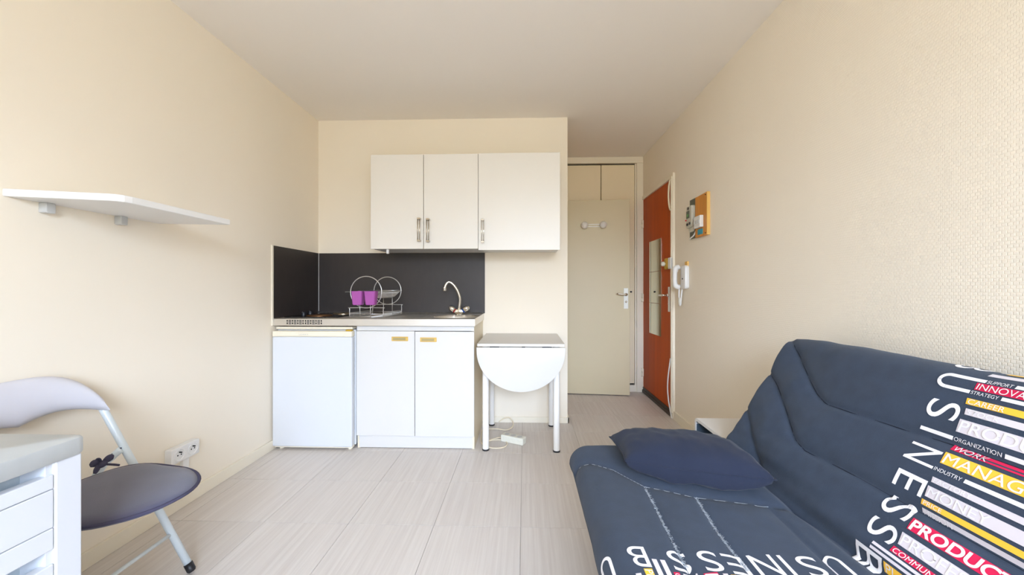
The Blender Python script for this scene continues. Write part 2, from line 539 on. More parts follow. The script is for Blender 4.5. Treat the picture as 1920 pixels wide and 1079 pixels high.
obj('door_handle', bm, M['chrome'], leaf)
bm = prism(bmesh.new(), rounded(3.366, 3.440, 1.252, 1.346, 0.018), XR - 0.026, XR + 0.002, 'X', bev=0.004)
obj('rim_lock', bm, M['brass'], leaf)
bm = lathe(bmesh.new(), [(0.004, -0.034), (0.019, -0.030), (0.020, -0.010), (0.012, -0.004), (0.012, 0.0)], (XR - 0.024, 3.415, 1.298), 'X', 18)
obj('lock_knob', bm, M['old_white'], leaf)
bm = prism(bmesh.new(), rounded(3.272, 3.340, 1.250, 1.346, 0.008), XR - 0.030, XR - 0.004, 'X', bev=0.005)
obj('lock_keeper', bm, M['white_plastic'], D1)
bm = B(XR - 0.024, XR - 0.016, 3.272, 3.292, 0.05, 2.02, 0.002)
obj('cable_trunking', bm, M['trim'], D1)
# mirror tiles stuck on the door
zz = [0.645, 0.946, 1.247, 1.549]
lbl = ['square mirror tile on the brown door, lowest of the column of three',
       'square mirror tile on the brown door, between two other mirror tiles',
       'square mirror tile on the brown door, topmost of the column of three']
for k in range(3):
    o = obj('mirror_tile', B(XR - 0.002, XR + 0.002, 3.587, 3.912, zz[k] + 0.0015, zz[k + 1] - 0.0015, 0.0008, 1), M['mirror'])
    tagit(o, lbl[k], 'mirror', 'mirror tiles on the entrance door')
# slack cable along the jamb
bm = tube(bmesh.new(), spline([(XR - 0.021, 3.300, 0.50), (XR - 0.022, 3.318, 0.44), (XR - 0.024, 3.345, 0.34), (XR - 0.025, 3.356, 0.24), (XR - 0.024, 3.338, 0.14), (XR - 0.022, 3.310, 0.075), (XR - 0.022, 3.285, 0.03), (XR - 0.022, 3.268, 0.006)], 6), 0.0055, 8)
tagit(obj('cable', bm, M['white_plastic'], smooth=True), 'thin white cable bowing out low over the edge of the brown door', 'cable')
bm = tube(bmesh.new(), spline([(XR - 0.021, 3.295, 2.00), (XR - 0.022, 3.325, 1.97), (XR - 0.023, 3.338, 1.90), (XR - 0.023, 3.335, 1.83), (XR - 0.022, 3.318, 1.77), (XR - 0.021, 3.295, 1.74)], 6), 0.008, 8)
tagit(obj('cable', bm, M['cable'], smooth=True), 'cream cable bulging at the top corner of the brown door frame', 'cable')

# ------------------------------------------------------------------ hall closet
D3 = thing('door_3', (0.80, YF, 0), 'cream built-in closet with two tall leaves at the hall end', 'closet', kind='structure')
bm = B(XP, XR, YF - 0.020, YF + 0.05, 2.405, ZC, 0.003)
box(bm, 1.178, XR, YF - 0.020, YF + 0.05, 0, 2.405, 0.003)
box(bm, XP, XP + 0.02, YF - 0.012, YF + 0.05, 0, 2.405, 0.002)
box(bm, 1.160, 1.177, YF - 0.008, YF + 0.05, 0.0, 2.402, 0.002)
obj('closet_frame', bm, M['trim'], D3)
l1 = obj('closet_leaf', B(XP + 0.022, 0.8030, YF - 0.006, YF + 0.016, 0.088, 2.388, 0.002), M['closet'], D3)
l2 = obj('closet_leaf', B(0.8100, 1.156, YF - 0.006, YF + 0.016, 0.088, 2.388, 0.002), M['closet'], D3)
obj('backing', B(XP + 0.02, 1.178, YF + 0.03, YF + 0.04, 0.0, 2.405), M['dark'], D3)
obj('plinth', B(XP + 0.02, 1.178, YF - 0.010, YF + 0.028, 0, 0.070, 0.002), M['trim'], D3)
bm = lathe(bmesh.new(), [(0.009, 0), (0.009, -0.016), (0.005, -0.02)], (1.118, YF - 0.006, 1.052), 'Y', 12)
obj('closet_knob', bm, M['black_plastic'], l2)

# ------------------------------------------------------------------ beige door standing open in the hall
D2 = thing('door_2', (XP + 0.015, 4.055, 0), 'plain beige interior door standing open across the hall', 'door', kind='structure')
RM = Matrix.Translation((XP + 0.015, 4.055, 0)) @ Matrix.Rotation(math.radians(-5.0), 4, 'Z')
def tr(bm):
    bmesh.ops.transform(bm, matrix=RM, verts=bm.verts[:])
    return bm
DW = 0.703
leaf2 = obj('door_leaf', tr(B(0, DW, -0.038, 0, 0.010, 1.985, 0.002)), M['beige_door'], D2)
obj('lock_plate', tr(B(DW - 0.060, DW - 0.016, -0.044, -0.037, 0.882, 1.090, 0.002)), M['silver'], leaf2)
bm = tube(bmesh.new(), spline([(DW - 0.038, -0.040, 1.026), (DW - 0.038, -0.085, 1.026), (DW - 0.050, -0.096, 1.027), (DW - 0.135, -0.092, 1.034)], 5), [0.009] * 11 + [0.008] * 5, 12)
lathe(bm, [(0.015, 0), (0.015, -0.01), (0.011, -0.014)], (DW - 0.038, -0.044, 1.026), 'Y', 16)
lathe(bm, [(0.010, 0), (0.010, -0.008), (0.004, -0.010)], (DW - 0.038, -0.044, 0.952), 'Y', 14)
obj('door_handle', tr(bm), M['nickel'], leaf2)
for z in (0.25, 1.75):
    obj('hinge', tr(tube(bmesh.new(), [(-0.004, -0.004, z - 0.04), (-0.004, -0.004, z + 0.04)], 0.008, 10)), M['trim'], D2)
HK = thing('coat_hook', (0.70, 3.98, 1.72), 'white two-knob coat hook screwed to the beige hall door', 'coat hook')
bm = B(0.262, 0.428, -0.043, -0.0375, 1.712, 1.722, 0.001)
box(bm, 0.262, 0.428, -0.043, -0.0375, 1.734, 1.744, 0.001)
obj('rail', tr(bm), M['white_metal'], HK)
for x in (0.252, 0.438):
    bm = lathe(bmesh.new(), [(0.028, 0.0), (0.028, -0.006), (0.014, -0.010), (0.014, -0.03)], (x, -0.0375, 1.728), 'Y', 18)
    sphere(bm, (x, -0.070, 1.728), 0.036, 1, 0.8, 1, 20, 14)
    obj('knob', tr(bm), M['white_plastic'], HK)

# ------------------------------------------------------------------ meter board on the right wall
EP = thing('electric_meter_board', (XR, 2.80, 1.45), 'electric meter and varnished wooden breaker board above the door phone', 'meter board')
obj('meter_niche', B(XR - 0.010, XR + 0.0, 2.832, 2.948, 1.452, 1.742, 0.002), M['meter_grey'], EP)
bm = B(XR - 0.020, XR, 2.655, 2.832, 1.448, 1.736, 0.002)
brd = obj('board', bm, M['pine'], EP)
obj('edge_strip', B(XR - 0.021, XR, 2.648, 2.655, 1.447, 1.737, 0.001), M['pine_edge'], EP)
bm = prism(bmesh.new(), rounded(2.846, 2.940, 1.530, 1.690, 0.012), XR - 0.040, XR - 0.010, 'X', bev=0.006)
mtr = obj('meter', bm, M['meter_body'], EP)
bm = prism(bmesh.new(), rounded(2.850, 2.925, 1.498, 1.545, 0.018), XR - 0.030, XR - 0.010, 'X', bev=0.008)
obj('meter_terminal', bm, M['meter_body'], EP)
obj('display', B(XR - 0.0425, XR - 0.039, 2.878, 2.932, 1.600, 1.655, 0.001), M['meter_grey'], mtr)
obj('display_light', B(XR - 0.0445, XR - 0.042, 2.895, 2.918, 1.612, 1.632, 0.001), M['green'], mtr)
for y, z, m_ in ((2.875, 1.560, 'black_plastic'), (2.915, 1.557, 'black_plastic'), (2.898, 1.672, 'threshold')):
    obj('meter_button', B(XR - 0.046, XR - 0.039, y - 0.009, y + 0.009, z - 0.009, z + 0.009, 0.002), M[m_], mtr)
bm = sphere(bmesh.new(), (XR - 0.044, 2.934, 1.590), 0.006)
obj('indicator', bm, M['red'], mtr)
bm = B(XR - 0.045, XR - 0.020, 2.700, 2.800, 1.508, 1.590, 0.004)
brk = obj('breaker', bm, M['white_plastic'], EP)
for y in (2.718, 2.752, 2.784):
    obj('breaker_switch', B(XR - 0.050, XR - 0.044, y - 0.010, y + 0.010, 1.535, 1.560, 0.003), M['grey_plastic'], brk)
obj('breaker_tab', B(XR - 0.043, XR - 0.020, 2.800, 2.806, 1.512, 1.572, 0.001), M['black_plastic'], brk)
obj('label_plate', B(XR - 0.0215, XR - 0.0195, 2.712, 2.790, 1.462, 1.500, 0.001), M['blue_label'], EP)
for z in (1.462, 1.722):
    obj('screw', lathe(bmesh.new(), [(0.005, 0), (0.004, -0.003), (0.0, -0.004)], (XR - 0.020, 2.672, z), 'X', 10), M['threshold'], EP)
bm = tube(bmesh.new(), spline([(XR - 0.012, 2.940, 1.452), (XR - 0.02, 2.90, 1.458), (XR - 0.018, 2.86, 1.470), (XR - 0.012, 2.835, 1.50)], 5), 0.005, 8)
obj('wire', bm, M['white_plastic'], EP)

# ------------------------------------------------------------------ door phone
IP = thing('door_phone', (XR, 3.04, 1.06), 'white door phone with corded handset beside the brown door', 'intercom')
obj('base', prism(bmesh.new(), rounded(2.975, 3.065, 1.082, 1.262, 0.022), XR - 0.034, XR, 'X', bev=0.008), M['white_plastic'], IP, auto=40)
bm = tube(bmesh.new(), spline([(XR - 0.030, 3.088, 1.255), (XR - 0.058, 3.092, 1.240), (XR - 0.064, 3.094, 1.170), (XR - 0.058, 3.092, 1.110), (XR - 0.028, 3.088, 1.094)], 7),
          [0.019] * 5 + [0.021] * 5 + [0.017] * 10 + [0.020] * 9, 14, flat=0.9)
hs_ = obj('handset', bm, M['white_plastic'], IP, smooth=True)
obj('mount_plate', B(XR - 0.012, XR, 2.985, 3.035, 1.258, 1.292, 0.003), M['pine_edge'], IP)
obj('call_button', lathe(bmesh.new(), [(0.006, 0), (0.006, -0.003), (0.0, -0.004)], (XR - 0.034, 3.02, 1.16), 'X', 12), M['black_plastic'], IP)
bm = tube(bmesh.new(), spline([(XR - 0.03, 3.090, 1.092), (XR - 0.034, 3.088, 1.05), (XR - 0.032, 3.090, 1.01), (XR - 0.03, 3.094, 0.965), (XR - 0.028, 3.074, 0.958), (XR - 0.026, 3.066, 1.02), (XR - 0.02, 3.06, 1.088)], 6), 0.006, 8)
obj('cord', bm, M['white_plastic'], IP, smooth=True)
bm = sphere(bmesh.new(), (XR - 0.030, 3.084, 0.985), 0.014, 0.8, 1.1, 2.2)
obj('cord_bundle', bm, M['old_white'], IP)

# ------------------------------------------------------------------ kitchenette
def splash(name, bm, label):
    return tagit(obj(name, bm, M['splash']), label, 'splashback')
splash('splashback_panel', B(XL + 0.0065, -0.322, YB - 0.0065, YB - 0.0005, 0.884, 1.376, 0.0008, 1), 'charcoal splashback panel behind hob and sink on the back wall')
o = splash('splashback_panel', B(XL, XL + 0.006, 2.575, YB, 0.87, 1.376, 0.0008, 1), 'charcoal splashback panel on the left wall beside the hob')
obj('edge_strip', B(XL, XL + 0.008, 2.560, 2.575, 0.835, 1.380, 0.001), M['trim'], o)
obj('joint_strip', B(XL + 0.006, XL + 0.010, YB - 0.010, YB - 0.006, 0.90, 1.376), M['grey_plastic'], o)

# base cabinet
X0, X1, YD = -1.137, -0.338, 2.60
BC = thing('base_cabinet', ((X0 + X1) / 2, 2.88, 0), 'white two-door base cabinet under the sink', 'cabinet')
bm = B(X0, X0 + 0.018, YD + 0.020, YB, 0.0, 0.831, 0.001)
box(bm, X1 - 0.018, X1, YD + 0.020, YB, 0.0, 0.831, 0.001)
box(bm, X0 + 0.018, X1 - 0.018, YD + 0.022, YB, 0.090, 0.106)
box(bm, X0 + 0.018, X1 - 0.018, YB - 0.02, YB - 0.01, 0.106, 0.831)
obj('carcass', bm, M['edge_cream'], BC)
obj('top_rail', B(X0, X1, YD + 0.006, YD + 0.020, 0.799, 0.831, 0.0015), M['white_lam'], BC)
obj('plinth', B(X0 + 0.012, X1 - 0.012, YD + 0.018, YD + 0.030, 0.004, 0.084, 0.001), M['white_lam'], BC)
for a, b_, hx in ((X0, -0.7405, -0.8395), (-0.7365, X1, -0.646)):
    dz = 0.002 if a == X0 else 0.0
    d = obj('cabinet_door', B(a, b_, YD, YD + 0.018, 0.088 + dz, 0.795 + dz, 0.0015), M['white_lam'], BC)
    zc = 0.7455 if a == X0 else 0.7405
    bm = B(hx - 0.056, hx + 0.056, YD - 0.005, YD + 0.002, zc - 0.015, zc + 0.015, 0.003)
    h = obj('door_handle', bm, M['gold'], d)
    obj('handle_inset', B(hx - 0.046, hx + 0.040, YD - 0.0062, YD - 0.0045, zc - 0.009, zc + 0.009), M['gold_inset'], d)

# worktop: one sheet of steel with a round basin and a ribbed drainer
CT = thing('sink_worktop', (-1.015, 2.87, 0.833), 'stainless steel worktop with round sink and ribbed drainer', 'worktop')
WX0, WX1, WY0 = XL + 0.008, -0.331, 2.58
ZT = 0.883
SC = Vector((-0.500, 2.815))
NX, NY = 150, 60
bm = bmesh.new()
gv = []
for j in range(NY + 1):
    row = []
    for i in range(NX + 1):
        x = WX0 + (WX1 - WX0) * i / NX; y = WY0 + (YB - 0.006 - WY0) * j / NY
        r = math.hypot(x - SC.x, y - SC.y)
        z = ZT
        if r < 0.172:
            t = min(1, (0.172 - r) / 0.035); z -= 0.13 * (t * t * (3 - 2 * t))
        elif r < 0.20:
            z += 0.002 * math.sin((r - 0.172) / 0.028 * math.pi)
        if -1.12 < x < -0.72 and 2.66 < y < 3.08:
            z -= 0.004 + 0.002 * math.cos((x + 1.12) / 0.032 * 2 * math.pi)
        if y > YB - 0.03: z += 0.008
        if y < WY0 + 0.012: z -= 0.003 * (1 - (y - WY0) / 0.012)
        row.append(bm.verts.new((x, y, z)))
    gv.append(row)
for j in range(NY):
    for i in range(NX):
        bm.faces.new((gv[j][i], gv[j][i + 1], gv[j + 1][i + 1], gv[j + 1][i]))
obj('worktop_sheet', bm, M['steel'], CT, auto=50)
bm = B(WX0, WX1, WY0 - 0.002, WY0, 0.834, 0.8805, 0.0008, 1)
box(bm, WX1, WX1 + 0.002, WY0 - 0.002, YB - 0.006, 0.834, 0.8835, 0.0008, 1)
box(bm, WX0 - 0.006, WX0, WY0 - 0.002, WY0 + 0.05, 0.836, 0.8835, 0.0008, 1)
lip = obj('front_lip', bm, M['steel'], CT)
bm = bmesh.new()
for gx in (-1.603, -1.478):                                   # two groups of vent slots punched in the lip
    for k in range(4):
        x = gx + k * 0.0362
        for z in (0.8670, 0.8505): box(bm, x - 0.001, x + 0.0065, WY0 - 0.0028, WY0 - 0.001, z - 0.006, z + 0.006)
        if k < 3:
            for z in (0.8695, 0.8588, 0.8475): box(bm, x + 0.0115, x + 0.030, WY0 - 0.0028, WY0 - 0.001, z - 0.0029, z + 0.0029)
tagit(obj('vent_slots', bm, M['dark'], lip), kind='stuff')
bm = lathe(bmesh.new(), [(0.0, 0.0), (0.035, 0.0), (0.038, 0.003), (0.040, 0.0)], (SC.x, SC.y, 0.7545), 'Z', 20)
obj('drain', bm, M['chrome'], CT)
obj('worktop_core', B(WX0 + 0.56, WX1 - 0.004, WY0 + 0.03, YB - 0.01, 0.832, 0.836), M['edge_cream'], CT)

# hob set in the worktop
HB = thing('electric_hob', (-1.49, 2.87, ZT), 'black two-plate electric hob at the wall end of the steel worktop', 'hob')
obj('hob_tray', B(-1.672, -1.290, 2.655, 3.110, ZT + 0.0005, ZT + 0.007, 0.003), M['hob_black'], HB)
for (x, y, r, m_) in ((-1.478, 2.765, 0.088, 'hotplate'), (-1.405, 2.985, 0.078, 'hotplate2')):
    bm = lathe(bmesh.new(), [(r, ZT + 0.006), (r, ZT + 0.010), (r - 0.004, ZT + 0.0125), (r - 0.010, ZT + 0.0125), (r - 0.012, ZT + 0.0115), (0.024, ZT + 0.0115), (0.020, ZT + 0.009), (0.0, ZT + 0.009)], (x, y, 0), 'Z', 36)
    obj('hot_plate', bm, M[m_], HB, auto=40)
for (x, y) in ((-1.610, 2.790), (-1.625, 2.905)):
    bm = lathe(bmesh.new(), [(0.019, ZT + 0.006), (0.019, ZT + 0.014), (0.015, ZT + 0.030), (0.0, ZT + 0.031)], (x, y, 0), 'Z', 20)
    box(bm, x - 0.004, x + 0.004, y - 0.017, y + 0.017, ZT + 0.012, ZT + 0.036, 0.002)
    obj('knob', bm, M['black_plastic'], HB, auto=40)

# mixer tap
FX, FY = -0.505, 2.995
k_ = FY / 2.95
TP = thing('mixer_tap', (FX, FY, ZT), 'chrome swan-neck mixer tap behind the round sink', 'tap')
def fz(z): return 1.083 + (z - 1.083) * k_
bm = tube(bmesh.new(), spline([(FX, FY, 0.91), (FX + 0.002, FY, 0.945), (FX + 0.006, FY - 0.004, fz(1.01)), (FX - 0.010, FY - 0.010, fz(1.065)), (FX - 0.036, FY - 0.016, fz(1.108)), (FX - 0.062, FY - 0.020, fz(1.131)), (FX - 0.080, FY - 0.024, fz(1.133)), (FX - 0.095, FY - 0.028, fz(1.118)), (FX - 0.104, FY - 0.03, fz(1.094))], 6), 0.0105, 12)
obj('spout', bm, M['chrome'], TP, smooth=True)
obj('aerator', lathe(bmesh.new(), [(0.0, -0.026), (0.011, -0.026), (0.015, -0.020), (0.0135, 0.004), (0.010, 0.006)], (FX - 0.106, FY - 0.03, fz(1.092)), 'Z', 16), M['chrome'], TP, auto=40)
bm = prism(bmesh.new(), [(FX - 0.018, 0.884), (FX + 0.018, 0.884), (FX + 0.036, 0.906), (FX + 0.020, 0.926), (FX - 0.020, 0.926), (FX - 0.036, 0.906)], FY - 0.024, FY + 0.024, 'Y', bev=0.006)
lathe(bm, [(0.024, 0.880), (0.024, 0.886)], (FX, FY, 0), 'Z', 20)
lathe(bm, [(0.014, 0.92), (0.013, 0.935), (0.0105, 0.938)], (FX, FY, 0), 'Z', 16)
obj('tap_body', bm, M['chrome'], TP, auto=40)
for s, m_ in ((-1, 'red'), (1, 'blue')):
    d = Vector((s * 0.80, 0, 0.60)).normalized()
    p0 = Vector((FX + s * 0.026, FY, 0.908))
    bm = tube(bmesh.new(), [p0 + d * a for a in (0.006, 0.012)], 0.0175, 16)
    obj('colour_ring', bm, M[m_], TP)
    bm = tube(bmesh.new(), [p0 + d * a for a in (0.012, 0.020, 0.038, 0.052, 0.060, 0.064)], [0.015, 0.020, 0.022, 0.019, 0.012, 0.004], 16)
    obj('tap_handle', bm, M['chrome'], TP, smooth=True)

# dish rack
RK = thing('dish_rack', (-1.07, 2.80, ZT), 'silver wire dish rack with two large rings on the drainer', 'dish rack')
RY0, RY1 = 2.655, 2.955
RF = Vector((-1.093, RY0, 1.060)); RB = Vector((-1.050, RY1, 1.069))
for c, r in ((RF, 0.109), (RB, 0.105)):
    bm = tube(bmesh.new(), [c + Vector((r * math.cos(a), 0, r * math.sin(a))) for a in [2 * math.pi * k / 48 for k in range(48)]], 0.0032, 8, closed=True)
    obj('ring', bm, M['wire'], RK)
ft = lambda x, y, z: (x, y, z)
zb, z1 = 0.887, 0.952
for y, xa, xb, zt in ((RY0, -1.208, -0.974, z1), (RY1, -1.165, -0.942, 0.962)):
    bm = tube(bmesh.new(), spline([(xa, y, zb), (xa, y, zt - 0.008), (xa + 0.008, y, zt), (xb - 0.008, y, zt), (xb, y, zt - 0.008), (xb, y, zb)], 3), 0.0026, 6)
    tube(bm, [(xa, y, zb + 0.002), (xb, y, zb + 0.002)], 0.0022, 6)
    tube(bm, [(xa, y, zb + 0.022), (xb, y, zb + 0.022)], 0.0020, 6)
    obj('end_frame', bm, M['wire'], RK)
for s in (0, 1):
    xa, xb = ((-1.208, -1.165), (-0.974, -0.942))[s]
    bm = bmesh.new()
    for dz in (0.002, 0.026):
        tube(bm, [(xa, RY0, zb + dz), (xb, RY1, zb + dz)], 0.0022, 6)
    N = 22
    for k in range(1, N):
        t = k / N
        x = xa + (xb - xa) * t; y = RY0 + (RY1 - RY0) * t
        tube(bm, [(x, y, zb + 0.002), (x, y, zb + 0.034)], 0.0015, 5)
    obj('side_comb', bm, M['wire'], RK)
bm = bmesh.new()
for k in range(9):
    t = k / 8
    y = RY0 + (RY1 - RY0) * t
    tube(bm, [(-1.208 + 0.043 * t, y, zb + 0.002), (-0.974 + 0.032 * t, y, zb + 0.002)], 0.0016, 5)
obj('base_wires', bm, M['wire'], RK)
for x, y, zt in ((-1.135, RY0 - 0.004, 1.0), (-1.061, RY0 - 0.004, 1.0), (-1.080, RY1 - 0.004, 1.01), (-1.012, RY1 - 0.004, 1.06)):
    obj('post', tube(bmesh.new(), [(x, y, zb), (x, y, zt)], 0.0026, 6), M['wire'], RK)
bm = bmesh.new()
tube(bm, [(-1.240, RY0, 1.062), (-0.978, RY0, 1.062)], 0.003, 6)
tube(bm, [(-1.158, RY1, 1.070), (-0.940, RY1, 1.070)], 0.003, 6)
tube(bm, [(-1.198, RY0, 1.062), (-1.150, RY1, 1.070)], 0.0026, 6)
tube(bm, [(-0.985, RY0, 1.062), (-0.950, RY1, 1.070)], 0.0026, 6)
obj('upper_rail', bm, M['wire'], RK)
bm = bmesh.new()
for k in range(17):                                            # the sloping wire trough at the top
    t = k / 16
    y = RY0 + 0.03 + (RY1 - RY0 - 0.04) * t
    x0_, x1_ = -1.045 + 0.035 * t, -0.985 + 0.035 * t
    tube(bm, spline([(x0_ - 0.075, y, 1.064), (x0_ - 0.03, y, 1.022), (x0_ + 0.01, y, 1.022), (x1_, y, 1.066)], 3), 0.0018, 5)
for xo, z in ((-1.075, 1.022), (-1.035, 1.022), (-1.110, 1.052), (-1.005, 1.050)):
    tube(bm, [(xo, RY0 + 0.03, z), (xo + 0.035, RY1 - 0.01, z)], 0.0018, 5)
obj('upper_trough', bm, M['wire'], RK)

# purple cutlery holder hooked on the rack
CH = thing('cutlery_holder', (-1.085, 2.61, 0.973), 'purple two-cup plastic cutlery holder hooked on the dish rack', 'cutlery holder')
for k, (xa, xb) in enumerate(((-1.166, -1.090), (-1.078, -1.002))):
    bm = bmesh.new()
    ya, yb_ = 2.575, 2.645
    prev = None
    secs = []
    for (z, ins, th) in ((0.974, 0.010, 0), (0.980, 0.006, 0), (1.064, 0.0, 0), (1.067, -0.002, 0), (1.067, 0.003, 0), (0.980, 0.009, 0)):
        secs.append([bm.verts.new((p[0], p[1], z)) for p in rounded(xa + ins, xb - ins, ya + ins, yb_ - ins, 0.012, 4)])
    for a, b_ in zip(secs, secs[1:]):
        n = len(a)
        for i in range(n): bm.faces.new((a[i], a[(i + 1) % n], b_[(i + 1) % n], b_[i]))
    bm.faces.new(list(reversed(secs[0]))); bm.faces.new(secs[-1])
    bmesh.ops.recalc_face_normals(bm, faces=bm.faces[:])
    obj('cup', bm, M['purple'], CH, auto=45)
obj('bridge', B(-1.094, -1.074, 2.632, 2.646, 1.045, 1.066, 0.002), M['purple'], CH)
for x in (-1.14, -1.03):
    obj('hook', B(x - 0.006, x + 0.006, 2.643, 2.660, 1.0655, 1.069, 0.001), M['purple'], CH)

# fridge
FR = thing('fridge', (-1.42, 2.85, 0), 'small white table-top fridge under the hob', 'fridge')
fx0, fx1 = -1.690, -1.150
bm = B(fx0, fx1 + 0.004, 2.612, 3.12, 0.022, 0.806, 0.006)
obj('fridge_body', bm, M['enamel'], FR)
obj('fridge_top', B(fx0 + 0.004, fx1 - 0.010, 2.590, 3.12, 0.809, 0.826, 0.004), M['cream_plastic'], FR)
fd = obj('fridge_door', B(fx0, fx1, 2.556, 2.606, 0.026, 0.762, 0.008, 3), M['enamel'], FR)
bm = B(fx0 + 0.001, fx1 - 0.001, 2.556, 2.606, 0.763, 0.799, 0.004)
rail = obj('handle_rail', bm, M['cream_plastic'], fd)
bm = B(fx0 + 0.03, fx1 - 0.045, 2.5535, 2.560, 0.767, 0.792, 0.002)
obj('grip', bm, M['cream_plastic'], fd)
bm, wd = text_bm('LIORIKA')
for v in bm.verts: v.co = Vector((-1.505 + v.co.x * 0.012, 2.5530, 0.774 + v.co.y * 0.008))
obj('lettering', bm, M['logo'], fd)
obj('hinge', B(fx1 - 0.048, fx1 - 0.008, 2.570, 2.600, 0.799, 0.807, 0.001), M['brass'], FR)
obj('base_strip', B(fx0 + 0.006, fx1 - 0.004, 2.575, 2.61, 0.014, 0.028, 0.001), M['cream_plastic'], FR)
for x in (fx0 + 0.04, fx1 - 0.03):
    obj('foot', lathe(bmesh.new(), [(0.014, 0.0), (0.014, 0.008), (0.008, 0.010), (0.008, 0.026)], (x, 2.60, 0), 'Z', 14), M['cream_plastic'], FR)
    obj('foot', lathe(bmesh.new(), [(0.014, 0.0), (0.014, 0.008), (0.008, 0.010), (0.008, 0.026)], (x, 3.06, 0), 'Z', 14), M['cream_plastic'], FR)

# wall cabinets
def bar_handle(parent, x, z0, z1, m_):
    bm = bmesh.new()
    for dx in (-0.0075, 0.0075):
        tube(bm, [(x + dx, 2.762, z0), (x + dx, 2.762, z1)], 0.0035, 8)
    for z in (z0 + 0.006, z1 - 0.006):
        box(bm, x - 0.0115, x + 0.0115, 2.757, 2.791, z - 0.006, z + 0.006, 0.0015)
    return obj('door_handle', bm, m_, parent)
def wall_cab(name, x0, x1, z0, z1, doors, label, hm):
    r = thing(name, ((x0 + x1) / 2, 2.98, z0), label, 'cabinet', 'white wall cabinets')
    bm = B(x0, x0 + 0.016, 2.810, YB, 1.376, z1, 0.001)
    box(bm, x1 - 0.016, x1, 2.810, YB, 1.376, z1, 0.001)
    box(bm, x0 + 0.016, x1 - 0.016, 2.810, YB, 1.378, 1.394)
    box(bm, x0 + 0.016, x1 - 0.016, 2.810, YB, z1 - 0.016, z1)
    box(bm, x0 + 0.016, x1 - 0.016, YB - 0.012, YB - 0.004, 1.39, z1 - 0.016)
    obj('carcass', bm, M['white_lam'], r)
    for (a, b_, hx, hz) in doors:
        d = obj('cabinet_door', B(a, b_, 2.790, 2.808, z0, z1, 0.0015), M['upper_lam'], r)
        bar_handle(d, hx, hz, hz + 0.170, hm)
    return r
wc = wall_cab('wall_cabinet', -1.115, -0.333, 1.372, 2.056, ((-1.115, -0.731, -0.757, 1.423), (-0.727, -0.334, -0.692, 1.418)),
              'white two-door wall cabinet above hob and drainer', M['nickel'])
obj('hanging_clip', B(-1.010, -0.993, 2.815, 2.835, 1.340, 1.378, 0.003), M['white_plastic'], wc)
wall_cab('wall_cabinet', -0.331, 0.254, 1.362, 2.059, ((-0.331, 0.254, -0.298, 1.412),),
         'white single-door wall cabinet above the drop-leaf table', M['chrome'])

# ------------------------------------------------------------------ drop-leaf table
TB = thing('drop_leaf_table', (-0.025, 2.85, 0), 'white drop-leaf table with hanging half-round leaf against the wall', 'table')
tx0, tx1, ty0, tz = -0.310, 0.262, 2.535, 0.724
obj('tabletop', prism(bmesh.new(), rounded(tx0, tx1, ty0, 3.140, 0.006, 2), tz - 0.018, tz, 'Z', bev=0.002), M['table_white'], TB)
pts = [(tx0 - 0.003, tz - 0.024), (tx1 + 0.003, tz - 0.024)]
cx_, rx = (tx0 + tx1) / 2, (tx1 - tx0) / 2 + 0.003
N = 40
arc = [(cx_ + rx * math.cos(a), tz - 0.045 - 0.268 * math.sin(a)) for a in [math.pi * k / N for k in range(N + 1)]]
obj('drop_leaf', prism(bmesh.new(), [(tx0 - 0.003, tz - 0.024), (tx1 + 0.003, tz - 0.024)] + arc, ty0 - 0.004, ty0 + 0.013, 'Y', bev=0.002), M['table_white'], TB, auto=40)
for (x, hw) in ((-0.196, 0.031), (-0.006, 0.011), (0.146, 0.031)):
    bm = B(x - hw, x + hw, ty0 - 0.002, ty0 + 0.016, tz - 0.026, tz - 0.0185, 0.001)
    obj('hinge', bm, M['black_plastic'], TB)
bm = bmesh.new()
box(bm, -0.255, 0.21, 2.600, 2.618, tz - 0.075, tz - 0.018, 0.001)
box(bm, -0.255, 0.21, 3.075, 3.093, tz - 0.075, tz - 0.018, 0.001)
box(bm, -0.27, -0.252, 2.61, 3.09, tz - 0.075, tz - 0.018, 0.001)
box(bm, 0.205, 0.223, 2.61, 3.09, tz - 0.075, tz - 0.018, 0.001)
obj('apron', bm, M['white_metal'], TB)
for (x, y) in ((-0.260, 2.607), (0.213, 2.597), (-0.260, 3.085), (0.212, 3.080)):
    lg = obj('leg', lathe(bmesh.new(), [(0.0215, 0.010), (0.0215, tz - 0.018)], (x, y, 0), 'Z', 24), M['white_metal'], TB, auto=40)
    obj('foot_cap', lathe(bmesh.new(), [(0.022, 0.0), (0.0245, 0.003), (0.0235, 0.011), (0.0, 0.012)], (x, y, 0), 'Z', 24), M['black_plastic'], lg)

